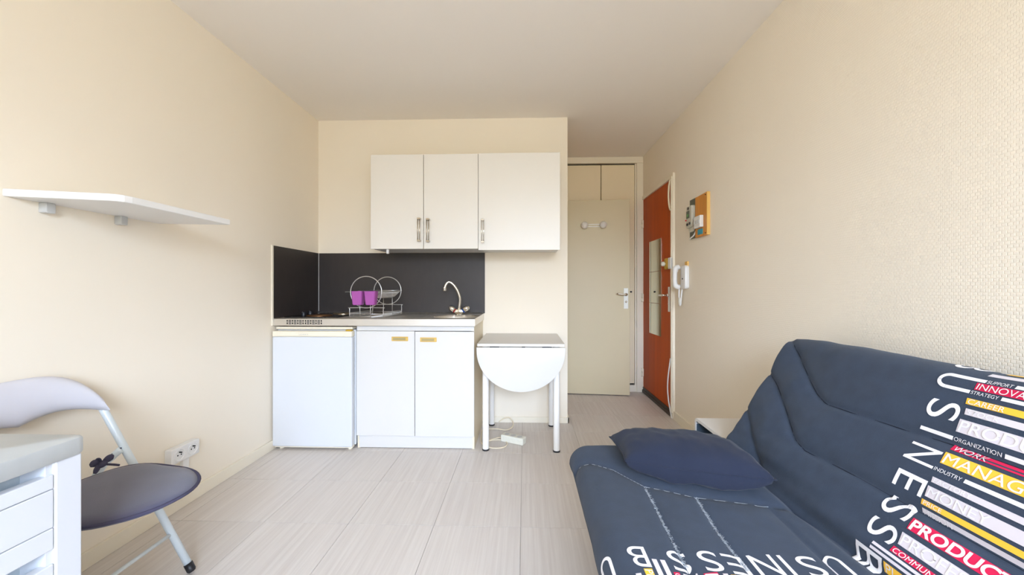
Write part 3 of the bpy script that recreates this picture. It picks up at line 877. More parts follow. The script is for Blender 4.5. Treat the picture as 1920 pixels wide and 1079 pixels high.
# power strip with its lead
PS = thing('power_strip', (-0.075, 2.73, 0), 'off-white power strip with loose lead under the drop-leaf table', 'power strip')
PM = Matrix.Translation((-0.078, 2.742, 0)) @ Matrix.Rotation(math.radians(-26), 4, 'Z')
def trp(bm):
    bmesh.ops.transform(bm, matrix=PM, verts=bm.verts[:]); return bm
body = obj('strip_body', trp(B(-0.088, 0.088, -0.030, 0.030, 0.001, 0.050, 0.007, 3)), M['old_white'], PS)
for x in (-0.05, 0.0, 0.05):
    bm = lathe(bmesh.new(), [(0.019, 0.0505), (0.017, 0.0510), (0.016, 0.0502)], (x, 0, 0), 'Z', 20)
    obj('outlet', trp(bm), M['grey_plastic'], body)
cab = [(-0.160, 2.785, 0.02), (-0.195, 2.800, 0.008), (-0.245, 2.765, 0.006), (-0.262, 2.735, 0.006), (-0.225, 2.765, 0.006), (-0.165, 2.770, 0.006), (-0.125, 2.730, 0.006), (-0.122, 2.680, 0.006),
       (-0.150, 2.635, 0.006), (-0.220, 2.628, 0.006), (-0.295, 2.700, 0.006), (-0.318, 2.860, 0.006), (-0.318, 2.960, 0.006), (-0.270, 2.985, 0.006), (-0.205, 2.985, 0.006), (-0.140, 2.965, 0.006), (-0.098, 3.020, 0.006), (-0.090, 3.085, 0.02),
       (-0.115, 3.120, 0.045), (-0.160, 3.132, 0.040), (-0.205, 3.138, 0.010)]
obj('lead', tube(bmesh.new(), spline(cab, 7), 0.0042, 8), M['cable'], PS, smooth=True)

# ------------------------------------------------------------------ left wall: shelf, socket
SH = thing('wall_shelf', (-1.55, 1.52, 1.36), 'white wall shelf with a rounded corner on the left wall', 'shelf')
ol = [(XL, 1.215), (-1.428, 1.292), (-1.410, 1.300), (-1.397, 1.316), (-1.393, 1.340), (-1.394, 1.800), (XL, 1.762)]
obj('shelf_board', prism(bmesh.new(), list(reversed(ol)), 1.386, 1.411, 'Z', bev=0.003), M['white_plastic'], SH)
for y in (1.322, 1.574):
    bm = prism(bmesh.new(), rounded(y - 0.014, y + 0.014, 1.350, 1.386, 0.004, 3), XL, XL + 0.030, 'X', bev=0.002)
    obj('bracket', bm, M['grey_plastic'], SH)
    obj('bracket_cap', B(XL, XL + 0.020, y - 0.014, y + 0.014, 1.411, 1.424, 0.002), M['grey_plastic'], SH)

SK = thing('double_socket', (XL, 1.86, 0.07), 'white double wall socket above the left baseboard', 'socket')
bm = prism(bmesh.new(), rounded(1.785, 1.943, 0.245, 0.318, 0.006, 3), XL, XL + 0.036, 'X', bev=0.003)
pt = obj('socket_plate', bm, M['white_plastic'], SK)
for y in (1.826, 1.902):
    bm = lathe(bmesh.new(), [(0.030, 0.0), (0.0295, 0.003), (0.0265, 0.004), (0.0235, 0.0005), (0.0, 0.0)], (XL + 0.036, y, 0.281), 'X', 28)
    so = obj('socket', bm, M['white_plastic'], SK, auto=40)
    bm = bmesh.new()
    for dy, dz in ((-0.0095, 0), (0.0095, 0)):
        lathe(bm, [(0.0032, 0), (0.0032, 0.0012), (0, 0.0012)], (XL + 0.0365, y + dy, 0.281 + dz), 'X', 10)
    lathe(bm, [(0.0032, 0), (0.003, 0.012), (0, 0.013)], (XL + 0.0365, y, 0.294), 'X', 10)
    obj('contact', bm, M['dark'], so)
obj('cable_trunking', B(XL, XL + 0.018, 1.868, 1.902, 0.066, 0.247, 0.002), M['white_plastic'], SK)

# ------------------------------------------------------------------ drawer unit in the near left corner
DK = thing('drawer_unit', (-1.35, 0.55, 0), 'white drawer unit with a grey concrete-look top', 'drawer unit')
dx0, dx1, dy0, dy1 = XL + 0.014, -1.0, 0.16, 0.862
ol = [(dx0, dy0), (dx1, dy0), (dx1, dy1 - 0.020), (dx1 - 0.006, dy1 - 0.006), (dx1 - 0.020, dy1), (dx0, dy1)]
obj('top', prism(bmesh.new(), list(reversed(ol)), 0.710, 0.750, 'Z', bev=0.006), M['desk_top'], DK, auto=30)
for (y0_, y1_) in ((dy1 - 0.058, dy1 - 0.008), (dy0 + 0.008, dy0 + 0.058)):
    obj('post', B(dx1 - 0.056, dx1 - 0.006, y0_, y1_, 0.0, 0.711, 0.003), M['desk_white'], DK)
    obj('post', B(dx0, dx0 + 0.05, y0_, y1_, 0.0, 0.711, 0.003), M['desk_white'], DK)
obj('side_panel', B(dx0 + 0.05, dx1 - 0.056, dy1 - 0.034, dy1 - 0.016, 0.03, 0.711, 0.001), M['desk_white'], DK)
obj('side_panel', B(dx0 + 0.05, dx1 - 0.056, dy0 + 0.016, dy0 + 0.034, 0.03, 0.711, 0.001), M['desk_white'], DK)
obj('inner_frame', B(dx1 - 0.085, dx1 - 0.070, dy0 + 0.058, dy1 - 0.058, 0.03, 0.711), M['desk_inner'], DK)
obj('frame_lip', B(dx1 - 0.088, dx1 - 0.014, dy1 - 0.070, dy1 - 0.056, 0.03, 0.711, 0.001), M['desk_white'], DK)
for z1_ in (0.685, 0.494, 0.303):
    y0_, y1_ = dy0 + 0.061, dy1 - 0.0595
    dr = None
    for (a, b_) in ((0.114, 0.160), (0.0315, 0.1125), (0.0, 0.030)):
        bm = B(dx1 - 0.030, dx1 - 0.008, y0_, y1_, z1_ - b_, z1_ - a, 0.0022)
        if dr is None:
            dr = obj('drawer', bm, M['desk_white'], DK)
            obj('drawer_back', B(dx1 - 0.034, dx1 - 0.020, y0_ + 0.004, y1_ - 0.004, z1_ - 0.157, z1_ - 0.003), M['desk_inner'], dr)
        else:
            obj('board', bm, M['desk_white'], dr)

# ------------------------------------------------------------------ folding chair with tied cushion
CR = thing('folding_chair', (-1.35, 1.21, 0), 'white tubular folding chair with pale grey backrest by the left wall', 'chair')
YA, YN = 1.432, 0.985                                  # far and near side tubes
def side(y, y2):
    return [(-1.609, y, 0.635), (-1.604, y, 0.625), (-1.270, y2, 0.018)]
for (y, y2) in ((YA, YA + 0.010), (YN, YN + 0.010)):
    fl = obj('leg', tube(bmesh.new(), side(y, y2), 0.0125, 16), M['chair_tube'], CR, smooth=True)
    d = (Vector((-1.270, y2, 0.018)) - Vector((-1.604, y, 0.625))).normalized()
    p = Vector((-1.270, y2, 0.018))
    obj('foot_cap', tube(bmesh.new(), [p - d * 0.022, p + d * 0.006, p + d * 0.012], [0.0145, 0.0145, 0.011], 14), M['black_plastic'], fl)
for (y, s) in ((YA - 0.012, -1), (YN + 0.012, 1)):
    rl = obj('leg', tube(bmesh.new(), spline([(-1.520, y, 0.478), (-1.540, y + s * 0.012, 0.455), (-1.560, y + s * 0.040, 0.415), (-1.600, y + s * 0.060, 0.30), (-1.652, y + s * 0.066, 0.014)], 5), 0.0125, 14), M['chair_tube'], CR, smooth=True)
    obj('foot_cap', tube(bmesh.new(), [(-1.6505, y + s * 0.066, 0.026), (-1.653, y + s * 0.066, 0.001)], 0.0135, 12), M['black_plastic'], rl)
obj('stretcher', tube(bmesh.new(), [(-1.342, YA + 0.008, 0.150), (-1.338, 1.2, 0.150), (-1.342, YN + 0.008, 0.150)], 0.0065, 10), M['chair_tube'], CR)
obj('stretcher', tube(bmesh.new(), [(-1.632, YA - 0.062, 0.16), (-1.632, YN + 0.062, 0.16)], 0.0065, 10), M['chair_tube'], CR)
# seat shell under the cushion
def seat_outline(gx, gy):
    pts = []
    N = 48
    for k in range(N):
        a = 2 * math.pi * k / N
        ca, sa = math.cos(a), math.sin(a)
        e = 2.0 / (2.1 if ca > 0 else 4.0)
        pts.append((math.copysign(abs(ca) ** e, ca) * gx, math.copysign(abs(sa) ** e, sa) * gy))
    return pts
SCX, SCY = -1.275, 1.185
ROT = math.radians(-12)
def so_(gx, gy):
    return [(SCX + x * math.cos(ROT) - y * math.sin(ROT), SCY + x * math.sin(ROT) + y * math.cos(ROT)) for x, y in seat_outline(gx, gy)]
obj('seat', prism(bmesh.new(), so_(0.160, 0.130), 0.412, 0.424, 'Z', bev=0.003), M['white_plastic'], CR)
bm = tube(bmesh.new(), [(-1.42, YN + 0.005, 0.405), (-1.42, YA - 0.005, 0.405)], 0.008, 10)
tube(bm, [(-1.487, YN + 0.003, 0.412), (-1.40, YN + 0.005, 0.408)], 0.006, 8)
tube(bm, [(-1.487, YA, 0.412), (-1.40, YA - 0.005, 0.408)], 0.006, 8)
obj('seat_support', bm, M['chair_tube'], CR)
# backrest: curved plastic shell
bm = bmesh.new()
NU, NV = 40, 14
def back_pt(u, v, off):
    y = 1.2085 + u * 0.221
    au = abs(u)
    top = 0.628 + 0.156 * max(0.0, 1 - au ** 3.2) ** 0.6
    bot = 0.634 + 0.020 * math.sin(min(1, au) * math.pi) - 0.014 * au ** 3
    z = bot + (top - bot) * v
    x = -1.648 + 0.040 * au ** 2.4 + (0.70 - z) * 0.16 + off + 0.010 * math.sin(v * math.pi)
    return Vector((x, y, z))
fr_, bk_ = [], []
for i in range(NU + 1):
    u = -1 + 2 * i / NU
    fr_.append([bm.verts.new(back_pt(u, j / NV, 0.013 * (1 - abs(2 * j / NV - 1) ** 6) )) for j in range(NV + 1)])
    bk_.append([bm.verts.new(back_pt(u, j / NV, -0.013 * (1 - abs(2 * j / NV - 1) ** 6) - 0.001)) for j in range(NV + 1)])
for i in range(NU):
    for j in range(NV):
        bm.faces.new((fr_[i][j], fr_[i + 1][j], fr_[i + 1][j + 1], fr_[i][j + 1]))
        bm.faces.new((bk_[i][j], bk_[i][j + 1], bk_[i + 1][j + 1], bk_[i + 1][j]))
    bm.faces.new((fr_[i][0], bk_[i][0], bk_[i + 1][0], fr_[i + 1][0]))
    bm.faces.new((fr_[i][NV], fr_[i + 1][NV], bk_[i + 1][NV], bk_[i][NV]))
for i in (0, NU):
    for j in range(NV):
        q = (fr_[i][j], fr_[i][j + 1], bk_[i][j + 1], bk_[i][j])
        bm.faces.new(q if i == 0 else tuple(reversed(q)))
bmesh.ops.recalc_face_normals(bm, faces=bm.faces[:])
obj('backrest', bm, M['chair_back'], CR, auto=60)

CU = thing('seat_cushion', (SCX, SCY, 0.424), 'slate grey seat cushion tied onto the folding chair', 'cushion')
bm = bmesh.new()
rings = []
prof = [(0.0, 0.455), (0.35, 0.4555), (0.6, 0.455), (0.8, 0.4535), (0.92, 0.450), (0.985, 0.444), (1.0, 0.438), (0.985, 0.430), (0.93, 0.426), (0.5, 0.425), (0.0, 0.425)]
ol = so_(0.214, 0.178)
for s, z in prof[1:-1]:
    rings.append([bm.verts.new((SCX + (x - SCX) * s, SCY + (y - SCY) * s, z + 0.004 * noise.noise(Vector((x * s * 9, y * s * 9, 1))))) for x, y in ol])
for a, b_ in zip(rings, rings[1:]):
    for i in range(len(a)): bm.faces.new((a[i], a[(i + 1) % len(a)], b_[(i + 1) % len(a)], b_[i]))
bm.faces.new(list(reversed(rings[0]))); bm.faces.new(rings[-1])
bmesh.ops.recalc_face_normals(bm, faces=bm.faces[:])
pad = obj('pad', bm, M['pad'], CU, smooth=True)
obj('piping', tube(bmesh.new(), [(x, y, 0.440) for x, y in so_(0.216, 0.180)], 0.005, 8, closed=True), M['pad_edge'], CU, smooth=True)
KN = Vector((-1.520, 1.352, 0.452))
bm = sphere(bmesh.new(), KN, 0.014, 1.0, 1.3, 0.9, 12, 8)
for dv in ((-0.004, -0.034, 0.010), (0.004, -0.026, -0.022), (0.012, 0.030, 0.012), (-0.008, -0.012, 0.022)):
    tube(bm, spline([KN, KN + Vector(dv) * 0.6 + Vector((0, 0, 0.006)), KN + Vector(dv)], 4), [0.004, 0.007, 0.010, 0.012, 0.013, 0.013, 0.012, 0.010, 0.007], 8, flat=0.35)
tube(bm, spline([KN, KN + Vector((0.02, 0.02, -0.010)), KN + Vector((0.045, 0.02, -0.012))], 5), 0.004, 8, flat=0.5)
tube(bm, spline([KN + Vector((0.0, 0.012, -0.006)), KN + Vector((-0.018, 0.036, 0.002)), KN + Vector((-0.01, 0.062, 0.026)), KN + Vector((0.0, 0.070, 0.030))], 5), 0.0025, 6)
obj('tie', bm, M['pad_edge'], CU, smooth=True)

# ------------------------------------------------------------------ bent white side table behind the sofa
ST = thing('side_table', (1.03, 1.83, 0), 'small white bent side table between sofa and right wall', 'side table')
sx0, sx1, sy0, sy1, sz1 = 0.850, 1.222, 1.690, 1.975, 0.443
bm = bmesh.new()
outer = [(sy0, 0.0)] + [(p[0], p[1]) for p in [(sy0, sz1 - 0.02)] ] + [(sy0 + 0.006, sz1 - 0.006), (sy0 + 0.02, sz1), (sy1 - 0.02, sz1), (sy1 - 0.006, sz1 - 0.006), (sy1, sz1 - 0.02), (sy1, 0.0)]
th = 0.014
inner = [(sy1 - th, 0.0), (sy1 - th, sz1 - 0.024), (sy1 - 0.018, sz1 - th - 0.004), (sy1 - 0.026, sz1 - th), (sy0 + 0.026, sz1 - th), (sy0 + 0.018, sz1 - th - 0.004), (sy0 + th, sz1 - 0.024), (sy0 + th, 0.0)]
prism(bm, outer + inner, sx0, sx1, 'X')
obj('bent_shell', bm, M['white_lam'], ST)
bm = B(sx0 + 0.004, sx1 - 0.002, sy1 - th - 0.003, sy1 - th, 0.001, sz1 - 0.03)
box(bm, sx0 + 0.004, sx1 - 0.002, sy0 + th, sy0 + th + 0.003, 0.001, sz1 - 0.03)
box(bm, sx1 - 0.006, sx1 - 0.002, sy0 + th, sy1 - th, 0.001, sz1 - 0.03)
box(bm, sx0 + 0.004, sx1 - 0.002, sy0 + 0.03, sy1 - 0.03, sz1 - th - 0.003, sz1 - th)
obj('lining', bm, M['stool_in'], ST)

# ------------------------------------------------------------------ sofa bed
SF = thing('sofa_bed', (0.65, 0.63, 0), 'charcoal blue sofa bed with printed lettering along the right wall', 'sofa')
SY0, SY1 = -0.34, 1.645
A0 = Vector((0.810, 0, 0.430)); A1 = Vector((1.080, 0, 0.890))
DV = (A1 - A0).normalized()
NVb = Vector((-DV.z, 0, DV.x))
BR, BT = 0.062, 0.55                   # edge radius and length of the back
SR, SXM = 0.070, 0.192                 # edge radius and front of the seat
G_BACK = [[(.55, 1.70), (.53, 1.62), (.425, 1.47), (.350, 1.36), (.325, 1.30), (.330, 1.19), (.345, .9), (.345, -.5)],
          [(.385, 1.72), (.36, 1.62), (.328, 1.55), (.257, 1.442), (.175, 1.33), (.160, 1.28), (.17, 1.09), (.17, -.5)],
          [(.235, 1.72), (.186, 1.62), (.134, 1.55), (.05, 1.43), (0.0, 1.38)]]
G_SEAT = [[(.10, 1.52), (.192, 1.50), (.26, 1.475), (.324, 1.43), (.40, 1.31), (.54, 1.246), (.736, 1.20), (.82, 1.18)],
          [(.40, 1.31), (.396, 1.196), (.382, .96), (.38, -.5)],
          [(.54, 1.246), (.525, 1.09), (.525, -.5)],
          [(.736, 1.20), (.725, .96), (.725, -.5)]]
def segd(p, polys):
    best = 9
    px_, py_ = p
    for g in polys:
        for (ax, ay), (bx_, by_) in zip(g, g[1:]):
            dx_, dy_ = bx_ - ax, by_ - ay
            t = max(0, min(1, ((px_ - ax) * dx_ + (py_ - ay) * dy_) / (dx_ * dx_ + dy_ * dy_)))
            d = math.hypot(px_ - ax - t * dx_, py_ - ay - t * dy_)
            if d < best: best = d
    return best
def puff(d, amp=0.011):
    return -0.005 + amp * (1 - math.exp(-(d / 0.045) ** 1.2)) - 0.006 * math.exp(-(d / 0.007) ** 2)
def endfall(y, R):
    """how far the surface drops and its height factor near the two ends"""
    e = 0.030                                          # the ends are rounder over a short run
    d = min(y - SY0, SY1 - y)
    if d >= e: return 0.0
    q = 1 - max(d, 0) / e
    return R * (1 - math.sqrt(max(0, 1 - q * q)))
def back_surf(a, y, off=0.0, lower=False):
    """point on the back: a is the arc length up from the fold"""
    s0 = BT - BR
    rb = 0.035
    if a > s0:
        th_ = (a - s0) / BR
        s, dep, n = s0 + BR * math.sin(th_), -BR * (1 - math.cos(th_)), DV * math.sin(th_) + NVb * math.cos(th_)
    elif a < 0:
        th_ = min(-a / rb, math.pi / 2)
        s, dep, n = -rb * math.sin(th_), -rb * (1 - math.cos(th_)), -DV * math.sin(th_) + NVb * math.cos(th_)
    else:
        s, dep, n = a, 0.0, NVb.copy()
    h = puff(segd((min(a, BT), y), G_BACK)) if not lower else 0.0
    h -= 0.016 * math.exp(-(a / 0.022) ** 2)
    h += 0.013 * noise.noise(Vector((a * 24, y * 2.4 + a * 3, 2.2))) * math.exp(-((a - 0.06) / 0.09) ** 2)
    h += 0.004 * noise.noise(Vector((a * 16, y * 13, 4.4))) * math.exp(-((y - 1.5) / 0.16) ** 2)
    h += 0.0035 * noise.noise(Vector((a * 9, y * 7, 3.1))) + 0.006 * noise.noise(Vector((a * 3.3, y * 2.6, 8.1)))
    ef = endfall(y, BR)
    if a > s0: s = s0 + BR * math.sin((a - s0) / BR) * (1 - 0.3 * ef / BR)
    h *= 1 - 0.8 * ef / BR
    p = A0 + DV * s + NVb * dep + n * (h + off)
    p = p - NVb * ef * (1 if a <= s0 else math.cos((a - s0) / BR))
    p.y = y
    return p, n
def seat_surf(x, y, off=0.0):
    """x is the unrolled distance: going below the front edge it bends down"""
    s0 = SXM + SR
    if x < s0:
        th_ = (s0 - x) / SR
        px_, pz, n = s0 - SR * math.sin(th_), -SR * (1 - math.cos(th_)), Vector((-math.sin(th_), 0, math.cos(th_)))
    else:
        px_, pz, n = x, 0.0, Vector((0, 0, 1))
    h = puff(segd((max(x, SXM), y), G_SEAT), 0.009)
    h -= 0.016 * math.exp(-((x - 0.81) / 0.022) ** 2)
    h += 0.010 * noise.noise(Vector((x * 22, y * 2.2 + x * 3, 6.2))) * math.exp(-((x - 0.77) / 0.07) ** 2)
    h += 0.0035 * noise.noise(Vector((x * 9, y * 7, 5.5))) + 0.006 * noise.noise(Vector((x * 3.3, y * 2.6, 1.7)))
    ef = endfall(y, SR)
    if x < s0: px_ = s0 - SR * math.sin((s0 - x) / SR) * (1 - 0.5 * ef / SR)
    h *= 1 - 0.8 * ef / SR
    p = Vector((px_, 0, 0.430 + pz)) + n * (h + off)
    p.z -= ef * (1 if x >= s0 else max(0.0, math.cos((s0 - x) / SR)))
    p.y = y
    return p, n
ER = 0.030
ys = [SY0 + ER * (1 - math.cos(math.pi / 2 * k / 6)) for k in range(6)]
ys += [SY0 + ER + (SY1 - SY0 - 2 * ER) * k / 150 for k in range(151)]
ys += [SY1 - ER * (1 - math.cos(math.pi / 2 * k / 8)) for k in range(7, -1, -1)]
def cushion(cols, front, back, name, m_):
    bm = bmesh.new()
    top = [[bm.verts.new(front(c, y)) for c in cols] for y in ys]
    bot = [[bm.verts.new(back(c, y)) for c in cols] for y in ys]
    n, k = len(ys), len(cols)
    for j in range(n - 1):
        for i in range(k - 1):
            bm.faces.new((top[j][i], top[j][i + 1], top[j + 1][i + 1], top[j + 1][i]))
            bm.faces.new((bot[j][i], bot[j + 1][i], bot[j + 1][i + 1], bot[j][i + 1]))
        for i in (0, k - 1):
            bm.faces.new((top[j][i], top[j + 1][i], bot[j + 1][i], bot[j][i]))
    for j in (0, n - 1):
        for i in range(k - 1):
            bm.faces.new((top[j][i], bot[j][i], bot[j][i + 1], top[j][i + 1]))
    bmesh.ops.recalc_face_normals(bm, faces=bm.faces[:])
    return obj(name, bm, m_, SF, smooth=True)
cols_b = [-0.035 * math.pi / 2 * (1 - k / 4) for k in range(4)] + [(BT - BR) * k / 64 for k in range(65)] + [BT - BR + BR * math.pi / 2 * k / 8 for k in range(1, 9)]
def back_under(a, y):
    s0 = BT - BR
    th_ = max(0, (a - s0) / BR) if a > s0 else 0
    s = a if a <= s0 else s0 + BR * math.sin(th_)
    if a > s0: s = s0 + BR * math.sin(th_) * (1 - 0.3 * endfall(y, BR) / BR)
    s = max(s, -0.035)
    dep = -2 * BR + (BR * (1 - math.cos(th_)))
    p = A0 + DV * s + NVb * (dep + endfall(y, BR) * math.cos(th_))
    p.y = y
    return p
sofa_back = cushion(cols_b, lambda a, y: back_surf(a, y)[0], back_under, 'back_cushion', M['denim'])
cols_s = [SXM + SR - SR * math.pi / 2 * (1 - k / 9) for k in range(9)] + [SXM + SR + (0.84 - SXM - SR) * k / 76 for k in range(77)]
def seat_under(x, y):
    s0 = SXM + SR
    th_ = max(0, (s0 - x) / SR)
    px_ = x if x >= s0 else s0 - SR * math.sin(th_)
    if x < s0: px_ = s0 - SR * math.sin(th_) * (1 - 0.5 * endfall(y, SR) / SR)
    return Vector((px_, y, 0.430 - 2 * SR + SR * (1 - math.cos(th_)) + endfall(y, SR) * math.cos(th_)))
sofa_seat = cushion(cols_s, lambda x, y: seat_surf(x, y)[0], seat_under, 'seat_cushion', M['denim'])
# frame under the cushions
bm = bmesh.new()
zf = 0.430 - 2 * SR
for (x0_, x1_) in ((0.395, 0.425), (0.775, 0.805)):
    box(bm, x0_, x1_, SY0 + 0.08, SY1 - 0.10, zf - 0.040, zf + 0.004, 0.002)
for y in (SY0 + 0.08, 0.2, 0.7, 1.2, SY1 - 0.13):
    box(bm, 0.425, 0.775, y, y + 0.03, zf - 0.036, zf + 0.001, 0.002)
MB = Matrix.Translation(A0 - NVb * 2 * BR) @ Matrix(((DV.x, 0, NVb.x, 0), (0, 1, 0, 0), (DV.z, 0, NVb.z, 0), (0, 0, 0, 1)))
box(bm, 0.02, BT - 0.09, SY0 + 0.08, SY0 + 0.11, -0.030, 0.006, 0.002, mtx=MB)
box(bm, 0.02, BT - 0.09, SY1 - 0.13, SY1 - 0.10, -0.030, 0.006, 0.002, mtx=MB)
box(bm, BT - 0.12, BT - 0.09, SY0 + 0.08, SY1 - 0.10, -0.030, 0.006, 0.002, mtx=MB)
obj('sofa_frame', bm, M['sofa_frame'], SF)
for x in (0.41, 0.79):
    for y in (SY0 + 0.12, SY1 - 0.16):
        obj('leg', B(x - 0.018, x + 0.018, y - 0.018, y + 0.018, 0.0, zf - 0.035, 0.003), M['sofa_frame'], SF)

# printed lettering: real flat letters laid on the cloth
def on_cloth(wv, y, off):
    if wv < 0: return back_surf(-wv, y, off)[0]
    return seat_surf(0.81 - wv, y, off)[0]
INK = {'white': 0, 'grey': 1, 'red': 2, 'yellow': 3}
acc_b, acc_s = bmesh.new(), bmesh.new()
def slice_bm(bm, nx, ny, x0, x1, y0, y1):
    for k in range(1, nx):
        bmesh.ops.bisect_plane(bm, geom=bm.verts[:] + bm.edges[:] + bm.faces[:], plane_co=(x0 + (x1 - x0) * k / nx, 0, 0), plane_no=(1, 0, 0))
    for k in range(1, ny):
        bmesh.ops.bisect_plane(bm, geom=bm.verts[:] + bm.edges[:] + bm.faces[:], plane_co=(0, y0 + (y1 - y0) * k / ny, 0), plane_no=(0, 1, 0))
def lay(bm, ink, off):
    """bm holds (w, y) coordinates; add it to the cloth it lies on"""
    ws = [v.co.x for v in bm.verts]; yy = [v.co.y for v in bm.verts]
    slice_bm(bm, max(1, int((max(ws) - min(ws)) / 0.010)), max(1, int((max(yy) - min(yy)) / 0.022)), min(ws), max(ws), min(yy), max(yy))
    dst = acc_b if sum(ws) / len(ws) < 0 else acc_s
    mp_ = {}
    for v in bm.verts:
        mp_[v] = dst.verts.new(on_cloth(v.co.x, v.co.y, off))
    for f in bm.faces:
        try:
            nf = dst.faces.new([mp_[v] for v in f.verts])
            nf.material_index = INK[ink]; nf.smooth = True
        except ValueError: pass
    bm.free()
YEND = -0.30
def bar(w0, w1, y0, ink, y1=YEND, skew=0.0):
    bm = bmesh.new()
    q = [(w0, y0), (w1, y0 - skew), (w1, y1), (w0, y1)]
    bm.faces.new([bm.verts.new((a, b_, 0)) for a, b_ in q])
    lay(bm, ink, 0.0008)
def word(txt, w0, w1, y0, ink, fill=0.72, bold=0.0, gap=0.006):
    """word reading towards -Y on the bar between w0 and w1"""
    if 'M' in txt or 'W' in txt or 'N' in txt: bold = 0.0
    bm, wd = text_bm(txt, bold)
    h = (w1 - w0) * fill
    base = w1 - (w1 - w0) * (1 - fill) / 2
    for v in bm.verts:
        v.co = Vector((base - v.co.y * h, y0 - gap - v.co.x * h * 1.15, 0))
    lay(bm, ink, 0.0017)
    return wd * h * 1.15 + 2 * gap
def letter(ch, w0, w1, y0, y1):
    """big letter reading down the slope, its top towards the window"""
    bm, wd = text_bm(ch, 0.0)
    for v in bm.verts:
        v.co = Vector((w0 + v.co.x / wd * (w1 - w0), y0 + v.co.y * (y1 - y0), 0))
    lay(bm, 'white', 0.0011)
def legbar(w0, w1, y0, txt):
    """a letter stroke running on as a stripe, with a small word set in it"""
    bm, wd = text_bm(txt, 0.0)
    hgt = (w1 - w0) * 0.98
    c0 = (w0 + w1) / 2 + hgt / 2
    ln = wd * hgt * 0.95
    for v in bm.verts:
        v.co = Vector((c0 - v.co.y * hgt, y0 - 0.003 - v.co.x * hgt * 0.95, 0))
    lay(bm, 'white', 0.0011)
    bar(w0, w1, y0 - ln - 0.008, 'white')
def ucurve(wc_, half, th, y0, ysplit):
    bm = bmesh.new()
    N = 22
    o_, i_ = [], []
    for k in range(N + 1):
        a = math.pi * k / N
        o_.append((wc_ - half * math.cos(a), y0 - half * 1.15 + half * 1.15 * math.sin(a)))
        i_.append((wc_ - (half - th) * math.cos(a), y0 - half * 1.15 + (half * 1.15 - th) * math.sin(a)))
    ov = [bm.verts.new((p[0], p[1], 0)) for p in o_]; iv = [bm.verts.new((p[0], p[1], 0)) for p in i_]
    for k in range(N): bm.faces.new((ov[k], ov[k + 1], iv[k + 1], iv[k]))
    lay(bm, 'white', 0.0011)
    bar(wc_ - half, wc_ - half + th, y0 - half * 1.15, 'white', ysplit[0])
    bar(wc_ + half - th, wc_ + half, y0 - half * 1.15, 'white', ysplit[1])
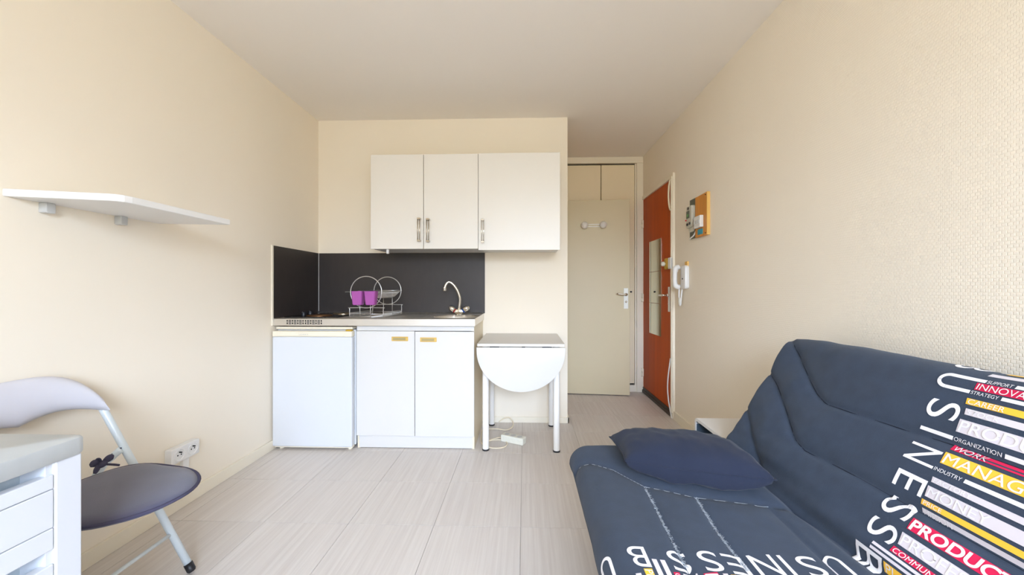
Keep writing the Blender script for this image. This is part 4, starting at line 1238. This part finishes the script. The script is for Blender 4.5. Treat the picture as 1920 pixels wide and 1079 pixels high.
def pattern(L, Bx, yb):
    """L: centre w of U,S,I,N,E,S,S ; Bx: centre of the B that follows ; yb(w): base line of the letters"""
    U, S1, I_, N_, E_, S2, S3 = L
    H = 0.070
    ucurve(U, 0.0205, 0.0085, yb(U) + 0.004, (yb(U) - 0.088, yb(U) - 0.072))
    legbar(U - 0.0205, U - 0.012, yb(U) - 0.088, 'SUPPORT')
    legbar(U + 0.012, U + 0.0205, yb(U) - 0.072, 'STRATEGY')
    y = yb(U) - H - 0.004
    bar(U - 0.0095, U + 0.0085, y, 'red', skew=0.003); word('INNOVATION', U - 0.0095, U + 0.0085, y, 'white', 0.8, 0.02)
    bar(U + 0.032, U + 0.047, y, 'yellow', skew=0.003); word('CAREER', U + 0.032, U + 0.047, y, 'white', 0.8)
    letter('S', S1 - 0.024, S1 + 0.022, yb(S1), yb(S1) - H)
    y = yb(S1) - H - 0.006
    bar(S1 - 0.020, S1 - 0.005, y, 'grey', skew=0.003); word('STOCK', S1 - 0.020, S1 - 0.005, y, 'white', 0.8)
    bar(S1 + 0.008, S1 + 0.039, y, 'grey', skew=0.003); word('PRODUCT', S1 + 0.008, S1 + 0.039, y, 'white', 0.84, 0.01)
    bar(I_ - 0.0045, I_ + 0.0045, yb(I_), 'white', yb(I_) - H - 0.004)
    legbar(I_ - 0.0045, I_ + 0.0045, yb(I_) - H - 0.004, 'ORGANIZATION')
    y = yb(N_) - H - 0.003
    bar(I_ + 0.012, I_ + 0.027, y, 'red', skew=0.003); word('WORK', I_ + 0.012, I_ + 0.027, y, 'white', 0.85, 0.02)
    bar(N_ - 0.027, N_ + 0.002, y, 'yellow', skew=0.003); word('MANAGEMENT', N_ - 0.027, N_ + 0.002, y, 'white', 0.86, 0.01)
    wide = 0.007 if U > 0 else 0.0
    letter('N', N_ - 0.023 - wide, N_ + 0.023 + wide * 0.5, yb(N_), yb(N_) - H)
    legbar(N_ + 0.014, N_ + 0.023, yb(N_) - H, 'INDUSTRY')
    letter('E', E_ - 0.021 - wide, E_ + 0.021, yb(E_), yb(E_) - H)
    y = yb(E_) - H - 0.003
    bar(E_ - 0.036, E_ - 0.023, y, 'grey', skew=0.002); word('FACTORY', E_ - 0.036, E_ - 0.023, y, 'white', 0.8)
    bar(E_ - 0.013, E_ + 0.012, y, 'grey', skew=0.003); word('MONEY', E_ - 0.013, E_ + 0.012, y, 'white', 0.84, 0.01)
    bar(E_ + 0.020, E_ + 0.032, y, 'yellow', skew=0.002); word('PRICE', E_ + 0.020, E_ + 0.032, y, 'white', 0.8)
    letter('S', S2 - 0.024, S2 + 0.022, yb(S2), yb(S2) - H)
    y = yb(S2) - H - 0.004
    bar(E_ + 0.038, E_ + 0.050, y, 'grey', skew=0.002); word('MISSION', E_ + 0.038, E_ + 0.050, y, 'white', 0.8)
    letter('S', S3 - 0.022, S3 + 0.022, yb(S3), yb(S3) - H)
    y = yb(S3) - H - 0.004
    d = (S3 - S2) / 0.066
    bar(S2 + 0.000 * d, S2 + 0.030 * d, y, 'red', skew=0.003); word('PRODUCT', S2, S2 + 0.030 * d, y, 'white', 0.9, 0.03)
    bar(S2 + 0.042 * d, S2 + 0.072 * d, y, 'grey', skew=0.003); word('PROFESSIONAL', S2 + 0.042 * d, S2 + 0.072 * d, y, 'white', 0.84)
    bar(S3 + 0.014, S3 + 0.028, y, 'red', skew=0.002); word('COMMUNICATION', S3 + 0.014, S3 + 0.028, y, 'white', 0.84, 0.02)
    g = (Bx - 0.022) - (S3 + 0.028)
    y0_ = yb(S3) - H * 0.55
    bar(S3 + 0.028 + g * 0.14, S3 + 0.028 + g * 0.40, y0_, 'grey')
    bar(S3 + 0.028 + g * 0.58, S3 + 0.028 + g * 0.84, y0_, 'grey')
    letter('B', Bx - 0.022, Bx + 0.022, yb(Bx), yb(Bx) - H)
    y = yb(Bx) - H - 0.004
    bar(Bx - 0.020, Bx + 0.000, y, 'yellow', skew=0.002); word('PLAN', Bx - 0.020, Bx + 0.000, y, 'white', 0.84)
    bar(Bx + 0.010, Bx + 0.022, y - 0.016, 'grey', skew=0.002)
ybk = lambda w_: 0.992 + 0.085 * max(0.0, -w_ - 0.15) - 0.012 * max(0.0, min(1.0, (w_ + 0.02) / 0.05)) - 0.008 * max(0.0, min(1.0, w_ / 0.08)) + (0.03 * max(0.0, w_ - 0.1) if w_ > 0 else 0)
pattern((-0.490, -0.413, -0.357, -0.294, -0.220, -0.152, -0.088), -0.012, ybk)
pattern((0.072, 0.136, 0.190, 0.240, 0.308, 0.368, 0.440), 0.535, ybk)
# the end of the repeat above, rolling over the top edge
letter('B', -0.577, -0.536, 1.035, 0.960)
bar(-0.560, -0.547, 0.930, 'yellow'); bar(-0.536, -0.524, 0.945, 'grey')
# the next repeat, rolling down over the front edge
ucurve(0.618, 0.0205, 0.0085, ybk(0.6), (0.30, 0.30))
inks = [M['ink_white'], M['ink_grey'], M['ink_red'], M['ink_yellow']]
def print_obj(name, bm, parent, label):
    bmesh.ops.recalc_face_normals(bm, faces=bm.faces[:])
    me = bpy.data.meshes.new(name)
    bm.to_mesh(me); bm.free()
    for m_ in inks: me.materials.append(m_)
    return tagit(obj_me(name, me, None, parent), label)
print_obj('printed_lettering', acc_b, sofa_back, 'white, grey, red and yellow printed words and bars')
print_obj('printed_lettering', acc_s, sofa_seat, 'white, grey, red and yellow printed words and bars')
# worn, fraying seams on the seat
def poly_at(g, t):
    L = [math.dist(a, b_) for a, b_ in zip(g, g[1:])]
    tot = sum(L); s = t * tot
    for (a, b_), l in zip(zip(g, g[1:]), L):
        if s <= l: return (a[0] + (b_[0] - a[0]) * s / l, a[1] + (b_[1] - a[1]) * s / l)
        s -= l
    return g[-1]
rnd = random.Random(3)
for g, wmin, wmax in ((G_SEAT[1], 0.0022, 0.005), (G_SEAT[2], 0.0022, 0.005)):
    bm = bmesh.new()
    g2 = g[:-1] + [(g[-2][0], 0.93)]
    for k in range(330):
        t = rnd.random() ** 0.9
        x, y = poly_at(g2, t)
        a = rnd.uniform(0, math.pi)
        L = rnd.uniform(wmin, wmax)
        x += rnd.gauss(0, 0.0016)
        p = [seat_surf(x + math.cos(a) * L * q, y + math.sin(a) * L * q * 1.6, 0.0012 + 0.0022 * (1 - q * q))[0] for q in (-1, 0, 1)]
        tube(bm, p, 0.0004, 3, caps=False)
    tagit(obj('frayed_seam', bm, M['thread'], sofa_seat), 'pale frayed thread along the seam', kind='stuff')
bm = bmesh.new()
for g in (G_SEAT[0][1:-1],):
    pts = [seat_surf(*poly_at(g, k / 160), 0.0030)[0] for k in range(161)]
    tube(bm, pts, 0.0008, 5)
obj('seam_piping', bm, M['thread'], sofa_seat)
bm = bmesh.new()
for g in (G_BACK[0], G_BACK[1]):
    pts = [back_surf(*poly_at(g, 0.03 + 0.95 * k / 90), 0.0004)[0] for k in range(91)]
    tube(bm, pts, 0.0016, 5)
obj('seam_piping', bm, M['seam'], sofa_back)

# ------------------------------------------------------------------ navy pillow on the seat
bm = bmesh.new()
NU, NV = 44, 30
P_FL, P_BL, P_FR = Vector((0.346, 1.352, 0.490)), Vector((0.333, 1.545, 0.500)), Vector((0.772, 1.217, 0.497))
P_BR = P_FR + (P_BL - P_FL) * 1.1
PC = (P_FL + P_BL + P_FR + P_BR) / 4
def pil(u, v, s):
    t = max(0.0, (1 - abs(u) ** 3.0) * (1 - abs(v) ** 2.6)) ** 0.5 if s > 0 else max(0.0, (1 - abs(u) ** 3.0) * (1 - abs(v) ** 8)) ** 0.5
    a_, b_ = (1 + u) / 2, (1 + v) / 2
    k = 1 - 0.06 * (1 - v * v) * abs(u) ** 3
    k2 = 1 + 0.10 * (1 - u * u) * abs(v) ** 3
    a_, b_ = 0.5 + (a_ - 0.5) * k, 0.5 + (b_ - 0.5) * k2
    p = (P_FL * (1 - a_) + P_FR * a_) * (1 - b_) + (P_BL * (1 - a_) + P_BR * a_) * b_
    wr = 0.006 * noise.noise(Vector((u * 2.5, v * 2.5, 4 * s))) + 0.005 * noise.noise(Vector((u * 8, v * 3, 9 + s)))
    if s < 0 and v < 0: wr += 0.006 * math.sin(u * 9 + v * 6) * (1 - abs(u)) * -v
    return p + Vector((0, 0, 1)) * (s * (0.076 if s > 0 else 0.054) * t + wr * min(1, t * 2)) + Vector((-0.2, -0.95, 0)) * ((0.012 if s > 0 else 0.042) * t * max(0, -v) ** 3)
T_ = [[bm.verts.new(pil(-1 + 2 * i / NU, -1 + 2 * j / NV, 1)) for j in range(NV + 1)] for i in range(NU + 1)]
B_ = [[T_[i][j] if i in (0, NU) or j in (0, NV) else bm.verts.new(pil(-1 + 2 * i / NU, -1 + 2 * j / NV, -1)) for j in range(NV + 1)] for i in range(NU + 1)]
for i in range(NU):
    for j in range(NV):
        bm.faces.new((T_[i][j], T_[i + 1][j], T_[i + 1][j + 1], T_[i][j + 1]))
        bm.faces.new((B_[i][j], B_[i][j + 1], B_[i + 1][j + 1], B_[i + 1][j]))
bmesh.ops.recalc_face_normals(bm, faces=bm.faces[:])
PW = tagit(obj('pillow', bm, M['pillow'], smooth=True), 'plain navy cotton pillow lying on the seat of the sofa bed', 'pillow')
rim = [pil(-1 + 2 * i / 40, -1, 1) for i in range(40)] + [pil(1, -1 + 2 * i / 24, 1) for i in range(24)] + [pil(1 - 2 * i / 40, 1, 1) for i in range(40)] + [pil(-1, 1 - 2 * i / 24, 1) for i in range(24)]
obj('seam', tube(bmesh.new(), rim, 0.0022, 6, closed=True), M['pillow'], PW, smooth=True)
